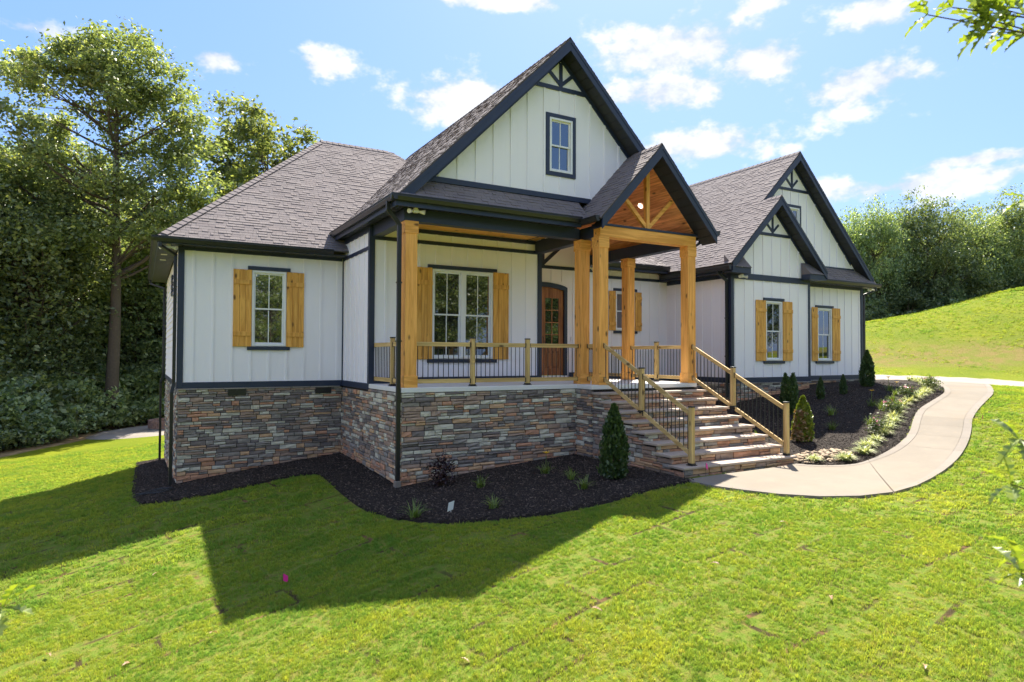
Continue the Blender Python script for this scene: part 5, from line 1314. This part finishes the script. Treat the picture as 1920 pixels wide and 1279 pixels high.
rows = [(0.045, .50), (0.10, .52), (0.15, .50), (0.20, .45), (0.245, .48), (0.29, .45), (0.325, .42), (0.36, .42), (0.395, .40), (0.43, .44), (0.465, .42), (0.50, .42), (0.535, .42), (0.57, .40), (0.605, .44), (0.64, .42), (0.675, .40), (0.71, .42), (0.745, .42), (0.78, .44), (0.82, .42), (0.86, .46), (0.90, .45), (0.94, .5)]
base_t = None
for i, (t, off) in enumerate(rows):
    p = wpt(t, 0, -off)
    if base_t is None: base_t = tuft('liriope', 9, 150, 0.27, 0.25, 'leaf_variegated', gnd(p[0], p[1], .03), ORD[0] + BL, 0.013, 'liriope border')
    else: clone(base_t, gnd(p[0], p[1], .03), wrng.uniform(0, 6.28), wrng.uniform(1.0, 1.18), ORD[i] + BL)
LN = [((3.30, -6.80), 'small daylily clump at the lawn edge of the porch bed'), ((4.45, -7.45), 'largest daylily clump at the front of the porch bed'), ((4.97, -5.95), 'thin daylily clump close to the porch stone'), ((6.50, -6.80), 'taller daylily with a spent stalk near the stairs'), ((6.22, -7.60), 'low daylily clump left of the arborvitae by the stairs')]
base_l = None
for (x, y), lb in LN:
    if base_l is None: base_l = tuft('daylily', 12, 46, 0.36, 0.26, 'leaf_lily', gnd(x, y, .03), lb, 0.010, 'daylilies in the porch bed')
    else: clone(base_l, gnd(x, y, .03), wrng.uniform(0, 6.28), wrng.uniform(.8, 1.15), lb)
def flowering(name, loc, label, pm_, h=0.42, seed=3):
    T_ = empty(name, loc, label, 'plant'); t = tuft('foliage', seed, 40, 0.32, 0.24, 'leaf_lily', (0, 0, 0), None, 0.010)
    del t['category']; t.parent = T_
    put('stalk', MB().tube([(0, 0, 0), (0.02, 0.01, h)], 0.006, 5).mesh('stalk', 'leaf_lily'), T_)
    for k in range(6):
        a = k * math.pi / 3; c, s = math.cos(a), math.sin(a)
        MB().face([(0.02, .01, h), (0.02 + c * .05 - s * .022, .01 + s * .05 + c * .022, h + .035), (0.02 + c * .085, .01 + s * .085, h + .045), (0.02 + c * .05 + s * .022, .01 + s * .05 - c * .022, h + .035)]).build('petal', pm_, T_)
    return T_
flowering('daylily_in_flower', gnd(6.45, -5.95, .03), 'yellow daylily in flower close to the porch corner', 'petal_yellow')
FY = flowering('daylily_in_flower', gnd(17.6, -5.9, .03), 'orange yellow daylily flowering in the bed middle', 'petal_yellow', 0.45, 5)
for (x, y, s, lb) in ((20.4, -4.75, 1, 'yellow daylily flowering near the pointed arborvitae'), (19.75, -5.35, .9, 'yellow daylily flowering beside the pink rose bush')): clone(FY, gnd(x, y, .03), wrng.uniform(0, 6), s, lb)
for i, (x, y, lb) in enumerate(((14.55, -6.75, 'lime green daylily clump behind the lime arborvitae'), (15.6, -7.1, 'yellow green clump nearest the front rose bush'), (17.35, -6.35, 'yellow green clump between the rose bushes'), (18.6, -5.9, 'pale green clump in the middle of the sunny bed'), (15.9, -5.8, 'shaded green clump in the dark part of the bed'), (21.7, -5.2, 'small yellow green clump near the drive'), (12.3, -6.3, 'bright green clump seen through the stair railing'))):
    clone(base_l, gnd(x, y, .03), wrng.uniform(0, 6.28), wrng.uniform(.8, 1.05), lb, 'daylilies in the sunny bed')
def rose(loc, label, seed, s=1.0):
    rg = np.random.default_rng(seed); T_ = empty('rose_bush', loc, label, 'shrub', 'rose bushes in the sunny bed'); cl = envelope_clumps(rg, 16, 0.27, 0.22, 0.18, 0.09, 0.15, .6, 0.08); st = MB()
    for c in cl: st.tube([(0, 0, 0), tuple(c[:3])], [0.008, 0.004], 4, caps=False)
    put('stems', st.mesh('stems', 'twig'), T_); n = 900; C = np.concatenate([c[:3] + rg.normal(size=(n // 16, 3)) * c[3] * .55 for c in cl]); C[:, 2] = np.abs(C[:, 2])
    V, F = leaf_quads(rg, C, 0.05, .5); put('foliage', np_mesh('foliage', V, F, 'leaf_rose'), T_)
    for c in cl[:4]:
        V, F = leaf_quads(rg, c[:3] + np.array([0, 0, c[3]]) + rg.normal(size=(9, 3)) * .018, 0.04, .8, .9); put('blossom', np_mesh('blossom', V, F, 'petal_pink'), T_)
    T_.scale = (s, s, s); return T_
RB = rose(gnd(14.9, -7.75, .03), 'rose bush nearest the foot of the walk', 1, .85)
for (x, y, s, lb) in ((16.85, -6.95, .95, 'second rose bush from the stairs'), (19.2, -6.0, .9, 'third rose bush, beside the yellow flowers'), (21.6, -5.35, 1.0, 'far rose bush at the bend of the walk')): clone(RB, gnd(x, y, .03), wrng.uniform(0, 6), s, lb)
rg = np.random.default_rng(6); PL = empty('plum_shrub', gnd(4.45, -5.15, .03), 'dark purple leaved shrub against the porch stone', 'shrub'); cl = envelope_clumps(rg, 18, .33, .24, .25, .08, .14, .6, .1); st = MB()
for c in cl: st.tube([(0, 0, 0), tuple(c[:3])], [0.009, 0.004], 4, caps=False)
put('stems', st.mesh('stems', 'twig'), PL); V, F = leaf_quads(rg, np.concatenate([c[:3] + rg.normal(size=(55, 3)) * c[3] * .6 for c in cl]), 0.05, .5); put('foliage', np_mesh('foliage', V, F, 'leaf_plum'), PL)

# ------------------------------------------------------------------ small things
tg = empty('plant_tag', gnd(3.85, -7.05, .0), 'white plant tag card stuck in the dark mulch', 'sign')
MB().box(-0.004, 0.004, -0.004, 0.004, 0, 0.10).build('stake', 'tag_white', tg); MB().obox((-0.065, 0, 0.06), (0.12, 0.03, 0.02), (0.0, 0.002, 0), (0.025, 0.0, 0.15)).build('card', 'tag_white', tg)
def flag(loc, label, h=0.42, drop=1.0):
    T_ = empty('marker_flag', loc, label, 'flag', 'pink marker flags'); MB().tube([(0, 0, -0.02), (0.01, 0, h)], 0.0025, 5).build('wire', 'black_metal', T_)
    MB().obox((0.01, 0, h - 0.11), (0.07, 0.02, -0.055 * drop), (0, 0.0015, 0), (0.0, 0, 0.10)).build('pennant', 'flag_pink', T_)
flag(gnd(0.98, -7.8), 'magenta marker flag in the shaded lawn', 0.16); flag(gnd(8.62, -8.2, .0), 'pink marker flag at the left end of the lowest step', 0.30)
flag(gnd(17.5, -8.8), 'purple pink marker flag beside the walk edge', 0.30); flag(gnd(37.5, 1.6), 'pink marker flag on the clay bank beyond the drive', 0.6)
# rock pile beside the foot of the stairs
RV = []
for i in range(5):
    r_ = random.Random(i); m = MB(); rs = [[r_.uniform(.75, 1.1) for _ in range(7)] for _ in range(3)]
    ring = lambda j, z, k: [(math.cos(a * 2 * math.pi / 7) * rs[j][a] * k, math.sin(a * 2 * math.pi / 7) * rs[j][a] * k * .8, z) for a in range(7)]
    A, B, C_ = ring(0, -.35, .7), ring(1, .05, 1), ring(2, .4, .6)
    for P_, Q_ in ((A, B), (B, C_)):
        for a in range(7): m.face([P_[a], P_[(a + 1) % 7], Q_[(a + 1) % 7], Q_[a]])
    m.face(C_); RV.append(m.mesh('rock', 'rock'))
RP = empty('rock_pile', gnd(12.25, -8.15), 'pile of tan rubble stones beside the lowest step', 'rocks'); r_ = random.Random(4); bz = gz1(12.25, -8.15)
for i in range(150):
    a, q = r_.uniform(0, 6.28), r_.random() ** .6; x, y = math.cos(a) * q * 0.85, math.sin(a) * q * 0.46 + 0.05; x2, y2 = x * .93 - y * .2, y + x * .05; s = r_.uniform(.03, .068)
    put('rock', RV[i % 5], RP, Matrix.Translation((x2, y2, gz1(12.25 + x2, -8.15 + y2) - bz + 0.06 + 0.09 * (1 - q) * r_.random())) @ Matrix.Rotation(r_.uniform(0, 6), 4, 'Z') @ Matrix.Rotation(r_.uniform(-.6, .6), 4, 'X') @ Matrix.Diagonal((s * 1.3, s, s * .7, 1)))
for (x, y) in ((11.72, -8.28), (12.35, -8.62)): clone(base_t, gnd(x, y, .05), wrng.uniform(0, 6), .85, 'variegated liriope tuft growing out of the rock pile', 'liriope in the rocks')
# fire pit
FP = empty('fire_pit', gnd(1.0, 24.2, .1), 'round brick fire pit on the patio beside the woods', 'fire pit'); bk = MB().box(-0.13, 0.13, -0.09, 0.09, 0, 0.135).mesh('brick', 'fire_brick')
for c in range(3):
    for k in range(30):
        a = (k + .5 * (c % 2)) * 2 * math.pi / 30; put('brick', bk, FP, Matrix.Translation((1.3 * math.cos(a), 1.3 * math.sin(a), c * 0.14)) @ Matrix.Rotation(a + math.pi / 2, 4, 'Z'))
# loose black tubing on the mulch at the house corner
hp = MB()
for k in range(4):
    pts = [(-0.82 + 0.09 * j, -0.55 - 0.045 * j * .5 + 0.05 * math.sin(j * .9 + k * 1.3) + .04 * k - .0, gz1(-0.8 + .09 * j, -.6) + 0.075 + 0.012 * k + .01 * math.sin(j + k)) for j in range(9)]
    hp.tube(pts, 0.010, 6)
tag(hp.build('drip_tubing', 'hose_black', None, smooth=True), 'loose bundle of black drip tubing on the mulch at the left corner', 'tubing')
# dead leaves on the lawn
LFO = [(0, 0), (.10, .05), (.22, .10), (.28, .05), (.40, .19), (.50, .08), (.62, .21), (.70, .10), (.82, .15), (.88, .06), (1.0, 0)]
def lobed(L, curl=0.15, seed=0):
    r_ = random.Random(seed); m = MB(); up = [(x * L, y * L, 0) for x, y in LFO]; mid = lambda x: (x * L, 0, curl * L * (x - x * x) * 1.2)
    def q(p, s): return (p[0], s * p[1] * (1 + r_.uniform(-.12, .12)), mid(p[0] / L)[2] + abs(p[1]) * 0.45 + r_.uniform(-.01, .01) * L)
    for s in (1, -1):
        pr = [q(p, s) for p in up]
        for i in range(len(up) - 1):
            a, b = mid(LFO[i][0]), mid(LFO[i + 1][0]); f = [a, b, pr[i + 1], pr[i]]
            if i == 0: f = [a, b, pr[1]]
            if i == len(up) - 2: f = [a, b, pr[i]]
            m.face(f if s > 0 else list(reversed(f)))
    return m
DL = [lobed(0.13, .5, i).mesh('fallen_leaf', 'leaf_dead') for i in range(3)]
for i, (u, v) in enumerate(((228, 1252), (1735, 1258), (1462, 982), (408, 1190), (95, 1235), (860, 1240), (1330, 1060), (300, 1075), (1130, 1150), (1560, 1130))):
    d = CF + CR * (u - 960) / FPX - CU * (v - 639.5) / FPX; t = 2.0
    while t < 40:
        p = CAM + d * t
        if p[2] < gz1(p[0], p[1]) + .03: break
        t += 0.05
    o = put('fallen_leaf', DL[i % 3]); o.location = (p[0], p[1], gz1(p[0], p[1]) + 0.045); o.rotation_euler = (wrng.uniform(-.4, .4), wrng.uniform(-.4, .4), wrng.uniform(0, 6.28))
    tag(o, 'small dry brown leaf lying on the front lawn', 'leaf', 'fallen leaves')

# ------------------------------------------------------------------ two young oaks whose twigs reach into the frame
LVM = [lobed(L, .25, 10 + i).mesh('leaf', 'leaf_sprig') for i, L in enumerate((.11, .13, .15, .16))]
def wp(u, v, dep): return CAM + (CF + CR * (u - 960) / FPX - CU * (v - 639.5) / FPX) * dep
LSH = [lobed(L, .25, 30 + i) for i, L in enumerate((.11, .13, .15))]
def leaf_matrix(r_, dr, ang):
    side = dr.orthogonal().normalized(); side.rotate(Matrix.Rotation(ang, 3, dr)); x = (dr * r_.uniform(.2, .9) + side * r_.uniform(.6, 1.0) + Vector((0, 0, -.15))).normalized()
    y = x.cross(Vector((r_.uniform(-.35, .35), r_.uniform(-.35, .35), 1))).normalized() * -1; z = x.cross(y)
    return Matrix(((x.x, y.x, z.x, 0), (x.y, y.y, z.y, 0), (x.z, y.z, z.z, 0), (0, 0, 0, 1)))
def young_oak(base_uv, dep, tips, label, seed, side):
    """a sapling beside the viewpoint: a few twigs reach into the view, the rest of its crown stands outside it"""
    r_ = random.Random(seed); b = wp(*base_uv, dep); gx, gy = b[0], b[1]; O_ = np.array([gx, gy, gz1(gx, gy)]); T_ = empty('young_oak', tuple(O_), label, 'tree'); top = 5.6
    tr = MB().tube([(0, 0, -.05), (0.05, .02, top * .3), (-.03, .05, top * .6), (0.02, .06, top)], [.055, .045, .032, .008], 8)
    tops = []
    def limb(e, r0):
        zs = max(.5, min(top * .92, e[2] - .5 * math.hypot(e[0], e[1]))); s = np.array([0.02, .03, zs]); J = lambda k: np.array([r_.uniform(-k, k), r_.uniform(-k, k), r_.uniform(-k * .6, k)])
        L = np.linalg.norm(e - s); mid = (s + e) / 2 + np.array([0, 0, .05 * L]) + J(.05 * L); q1 = (s + mid) / 2 + J(.03 * L); q3 = (mid + e) / 2 + np.array([0, 0, .03 * L]) + J(.03 * L)
        tr.tube([s, q1, mid, q3, e], [r0, r0 * .8, r0 * .62, r0 * .42, .003], 6, caps=False); return mid, q3
    for (u, v, d, n) in tips:
        e = wp(u, v, d) - O_; mid, q3 = limb(e, .013); tops.append((e, e - q3, n, q3))
    fol = []
    for k in range(34):
        a = r_.uniform(0, 6.28); q = r_.uniform(.4, 1.5); e = np.array([math.cos(a) * q, math.sin(a) * q, r_.uniform(1.6, top + .3)]); P = e + O_ - CAM; dz = P @ CF; uu = 960 + FPX * (P @ CR) / max(dz, .05)
        if dz > 0 and (uu < 2160 if side > 0 else uu > -240): continue
        mid, q3 = limb(e, .011)
        for (c, n) in ((e, 15), (q3, 10)):
            for _ in range(n): fol.append((Vector(c) + Vector((r_.gauss(0, .10), r_.gauss(0, .10), r_.gauss(0, .08))), leaf_matrix(r_, Vector(e - mid).normalized(), r_.uniform(0, 6.28))))
    put('trunk', tr.mesh('trunk', 'bark'), T_)
    fm = MB()
    for c, M in fol:
        sh = r_.choice(LSH); i = len(fm.v); fm.v += [tuple(c + (M @ Vector(v))) for v in sh.v]; fm.f += [tuple(i + q for q in f) for f in sh.f]; fm.mi += [0] * len(sh.f)
    tag(put('foliage', fm.mesh('foliage', 'leaf_sprig'), T_), None, None, None, 'stuff')
    for e, dr, n, q3 in tops:
        dr = Vector(dr).normalized()
        for k in range(n):
            back = dr * -(0.0 if k < 5 else r_.uniform(.05, .34)); put('leaf', r_.choice(LVM), T_, Matrix.Translation(Vector(e) + back) @ leaf_matrix(r_, dr, k * 2.4 + r_.uniform(-.3, .3)))
young_oak((2900, 900), 3.0, [(1912, 825, 2.9, 7), (1895, 908, 2.8, 9), (1915, 1075, 2.7, 8), (1932, 1035, 2.8, 5), (1740, 28, 3.3, 13), (1785, 14, 3.3, 16), (1830, 30, 3.3, 14), (1860, 12, 3.3, 16), (1890, 20, 3.2, 12), (1840, 62, 3.4, 13), (1935, 375, 3.2, 6)], 'young oak whose lobed leaves enter at the right edge', 5, 1)
young_oak((-900, 900), 3.0, [(5, 1140, 3.0, 8)], 'young oak whose bright leaf tip enters at the lower left edge', 6, -1)

# ------------------------------------------------------------------ lawn grass and mulch chips (uncountable)
def scatter(name, pts, rot, scl, tint, src, label):
    me = bpy.data.meshes.new(name); me.vertices.add(len(pts)); me.vertices.foreach_set('co', np.asarray(pts, np.float32).ravel())
    for nm, ty_, arr in (('rot', 'FLOAT_VECTOR', rot), ('scl', 'FLOAT_VECTOR', scl), ('tint', 'FLOAT', tint)):
        a = me.attributes.new(nm, ty_, 'POINT'); a.data.foreach_set('vector' if ty_ == 'FLOAT_VECTOR' else 'value', np.asarray(arr, np.float32).ravel())
    me.update(); o = put(name, me)
    ng = bpy.data.node_groups.new(name, 'GeometryNodeTree')
    ng.interface.new_socket('Geometry', in_out='INPUT', socket_type='NodeSocketGeometry'); ng.interface.new_socket('Geometry', in_out='OUTPUT', socket_type='NodeSocketGeometry')
    gi, go = ng.nodes.new('NodeGroupInput'), ng.nodes.new('NodeGroupOutput'); iop = ng.nodes.new('GeometryNodeInstanceOnPoints'); oi = ng.nodes.new('GeometryNodeObjectInfo'); oi.inputs['Object'].default_value = src; oi.inputs['As Instance'].default_value = True
    def na(nm, t):
        n = ng.nodes.new('GeometryNodeInputNamedAttribute'); n.data_type = t; n.inputs['Name'].default_value = nm; return n.outputs[0]
    ng.links.new(gi.outputs[0], iop.inputs['Points']); ng.links.new(oi.outputs['Geometry'], iop.inputs['Instance'])
    e2r = ng.nodes.new('FunctionNodeEulerToRotation'); ng.links.new(na('rot', 'FLOAT_VECTOR'), e2r.inputs[0]); ng.links.new(e2r.outputs[0], iop.inputs['Rotation'])
    ng.links.new(na('scl', 'FLOAT_VECTOR'), iop.inputs['Scale']); ng.links.new(iop.outputs[0], go.inputs[0])
    md = o.modifiers.new('scatter', 'NODES'); md.node_group = ng
    return tag(o, label, None, None, 'stuff')
def clump_obj(seed, n, h, r, w):
    rg = np.random.default_rng(seed); V = []; F = []
    for i in range(n):
        a, q = rg.uniform(0, 6.283), r * math.sqrt(rg.random()); x, y = q * math.cos(a), q * math.sin(a); b = rg.uniform(0, 6.283); l = h * rg.uniform(.55, 1.2); le = l * rg.uniform(.2, .9); c, s = math.cos(b), math.sin(b); k = len(V)
        V += [(x - s * w, y + c * w, 0), (x + s * w, y - c * w, 0), (x + c * le * .35 - s * w * .8, y + s * le * .35 + c * w * .8, l * .62), (x + c * le * .35 + s * w * .8, y + s * le * .35 - c * w * .8, l * .62), (x + c * le, y + s * le, l)]
        F += [(k, k + 1, k + 3, k + 2), (k + 2, k + 3, k + 4, k + 4)]
    me = bpy.data.meshes.new('grass_clump'); me.from_pydata(V, [], [f if f[2] != f[3] else f[:3] for f in F]); me.materials.append(MATS['grass_blade']); me.update()
    return bpy.data.objects.new('grass_clump', me)
WALK_POLY = WALK_IN + WALK_OUT[::-1]
HOUSE_POLY = [(-0.1, -0.1), (3.8, -0.1), (3.8, -4.6), (8.1, -4.6), (8.1, -8.2), (11.5, -8.2), (11.5, 0), (15.3, 0), (15.3, -2.8), (23.4, -2.8), (23.4, 12), (-0.1, 12)]
def vnoise(x, y, s, seed):
    r_ = np.random.default_rng(seed); G = r_.random((64, 64)); X, Y = x * s, y * s; i, j = np.floor(X).astype(int), np.floor(Y).astype(int); fx, fy = X - i, Y - j; fx = fx * fx * (3 - 2 * fx); fy = fy * fy * (3 - 2 * fy); g = lambda a, b: G[a % 64, b % 64]
    return (g(i, j) * (1 - fx) + g(i + 1, j) * fx) * (1 - fy) + (g(i, j + 1) * (1 - fx) + g(i + 1, j + 1) * fx) * fy
def lawn_points(rmin, rmax, dens, seed):
    rg = np.random.default_rng(seed); th0, th1 = YAW - 0.95, YAW + 0.95; area = .5 * (th1 - th0) * (rmax ** 2 - rmin ** 2); n = int(area * dens)
    r = np.sqrt(rg.uniform(rmin ** 2, rmax ** 2, n)); th = rg.uniform(th0, th1, n); x = CAM[0] + r * np.sin(th); y = CAM[1] + r * np.cos(th)
    ok = ~(inpoly(x, y, BED_FRONT) | inpoly(x, y, BED_SIDE) | inpoly(x, y, WALK_POLY) | inpoly(x, y, HOUSE_POLY) | inpoly(x, y, DRIVE) | inpoly(x, y, PATIO))
    ok &= (y - 1.7 * x) < 28.0; x, y = x[ok], y[ok]
    # sod rolls laid in courses: thin, brown joints between them
    c, s = SOD_C, SOD_S; a, b = x * c + y * s, -x * s + y * c; b = b + 0.035 * np.sin(1.9 * a); row = np.floor(b / 0.62); a2 = a + row * 0.77
    jb = np.minimum(b / .62 - row, 1 - (b / .62 - row)) * .62; ca = np.floor(a2 / 1.55); ja = np.minimum(a2 / 1.55 - ca, 1 - (a2 / 1.55 - ca)) * 1.55
    hsh = lambda p, q: np.modf(np.abs(np.sin(p * 12.9898 + q * 78.233) * 43758.5453))[0]
    jw = 0.082 * np.clip((vnoise(x, y, 1.4, 5) - .26) * 1.9, 0, 1) * (.55 + .9 * vnoise(x, y, 6.0, 15)); seam = (jb < jw * (hsh(row, row * 2) > .35)) | (ja < jw * .9 * (hsh(ca, row) > .35))
    bare = vnoise(x, y, 1.9, 6) * .6 + vnoise(x, y, 5.1, 7) * .4
    keep = rg.random(len(x)) > np.where(seam, .97, np.where(bare > .78, .75, np.where(bare > .72, .35, 0)))
    tile = hsh(ca, row * 3 + 1); x, y, tile, seam, bare = x[keep], y[keep], tile[keep], seam[keep], bare[keep]
    nz = vnoise(x, y, .55, 8) * .5 + vnoise(x, y, 2.3, 9) * .5; tint = np.clip(.06 + .40 * tile + .75 * (nz - .25) + rg.normal(size=len(x)) * .2, 0, 1); hgt = (.60 + .55 * vnoise(x, y, 3.1, 10) + .25 * vnoise(x, y, 9.0, 11)) * np.where(seam, .55, 1) * np.where(bare > .66, .7, 1)
    return x, y, tint, hgt, rg
gc = clump_obj(1, 20, 0.036, 0.050, 0.0028)
x, y, tint, hgt, rg = lawn_points(3.6, 11.5, 430, 1)
x2, y2, tint2, hgt2, _ = lawn_points(11.5, 34, 105, 2)
x3, y3, tint3, hgt3, _ = lawn_points(34, 72, 14, 3)
k3 = (x3 > 22); x2, y2, tint2, hgt2 = np.r_[x2, x3[k3]], np.r_[y2, y3[k3]], np.r_[tint2, tint3[k3]], np.r_[hgt2, hgt3[k3] * 1.5]; n3 = int(k3.sum())
P_ = np.r_[np.c_[x, y, gz(x, y) - .004], np.c_[x2, y2, gz(x2, y2) - .004]]; n = len(P_); far = np.r_[np.ones(len(x)), np.full(len(x2) - n3, 2.1), np.full(n3, 3.2)]
scatter('lawn_grass', P_, np.c_[rg.normal(size=n) * .12, rg.normal(size=n) * .12, rg.uniform(0, 6.283, n)], np.c_[far, far, np.r_[hgt, hgt2] * np.where(far > 1, 1.25, 1)], np.r_[tint, tint2], gc, 'short mown grass blades of the sodded lawn')
# mulch chips
r_ = random.Random(2); V = []; ch = MB().hexa([(-.5, -.16, -.08), (.5, -.10, -.08), (-.42, .16, -.08), (.46, .14, -.08), (-.5, -.14, .08), (.48, -.12, .10), (-.40, .14, .07), (.44, .12, .09)])
cho = bpy.data.objects.new('mulch_chip', ch.mesh('mulch_chip', 'mulch_chip'))
rg = np.random.default_rng(9); PTS = []
for poly, dn in ((BED_FRONT, 620), (BED_SIDE, 380)):
    xs, ys = [p[0] for p in poly], [p[1] for p in poly]; n = int((max(xs) - min(xs)) * (max(ys) - min(ys)) * dn); x, y = rg.uniform(min(xs), max(xs), n), rg.uniform(min(ys), max(ys), n); k = inpoly(x, y, poly) & ~inpoly(x, y, HOUSE_POLY) & ~((y > 9) | (x > 23.2)); PTS.append(np.c_[x[k], y[k], gz(x[k], y[k]) + .053])
P_ = np.concatenate(PTS); n = len(P_); s = rg.uniform(.018, .055, n)
scatter('mulch_chips', P_, np.c_[rg.normal(size=n) * .5, rg.normal(size=n) * .5, rg.uniform(0, 6.283, n)], np.c_[s, s, s], rg.random(n), cho, 'shredded dark bark chips covering the planting beds')
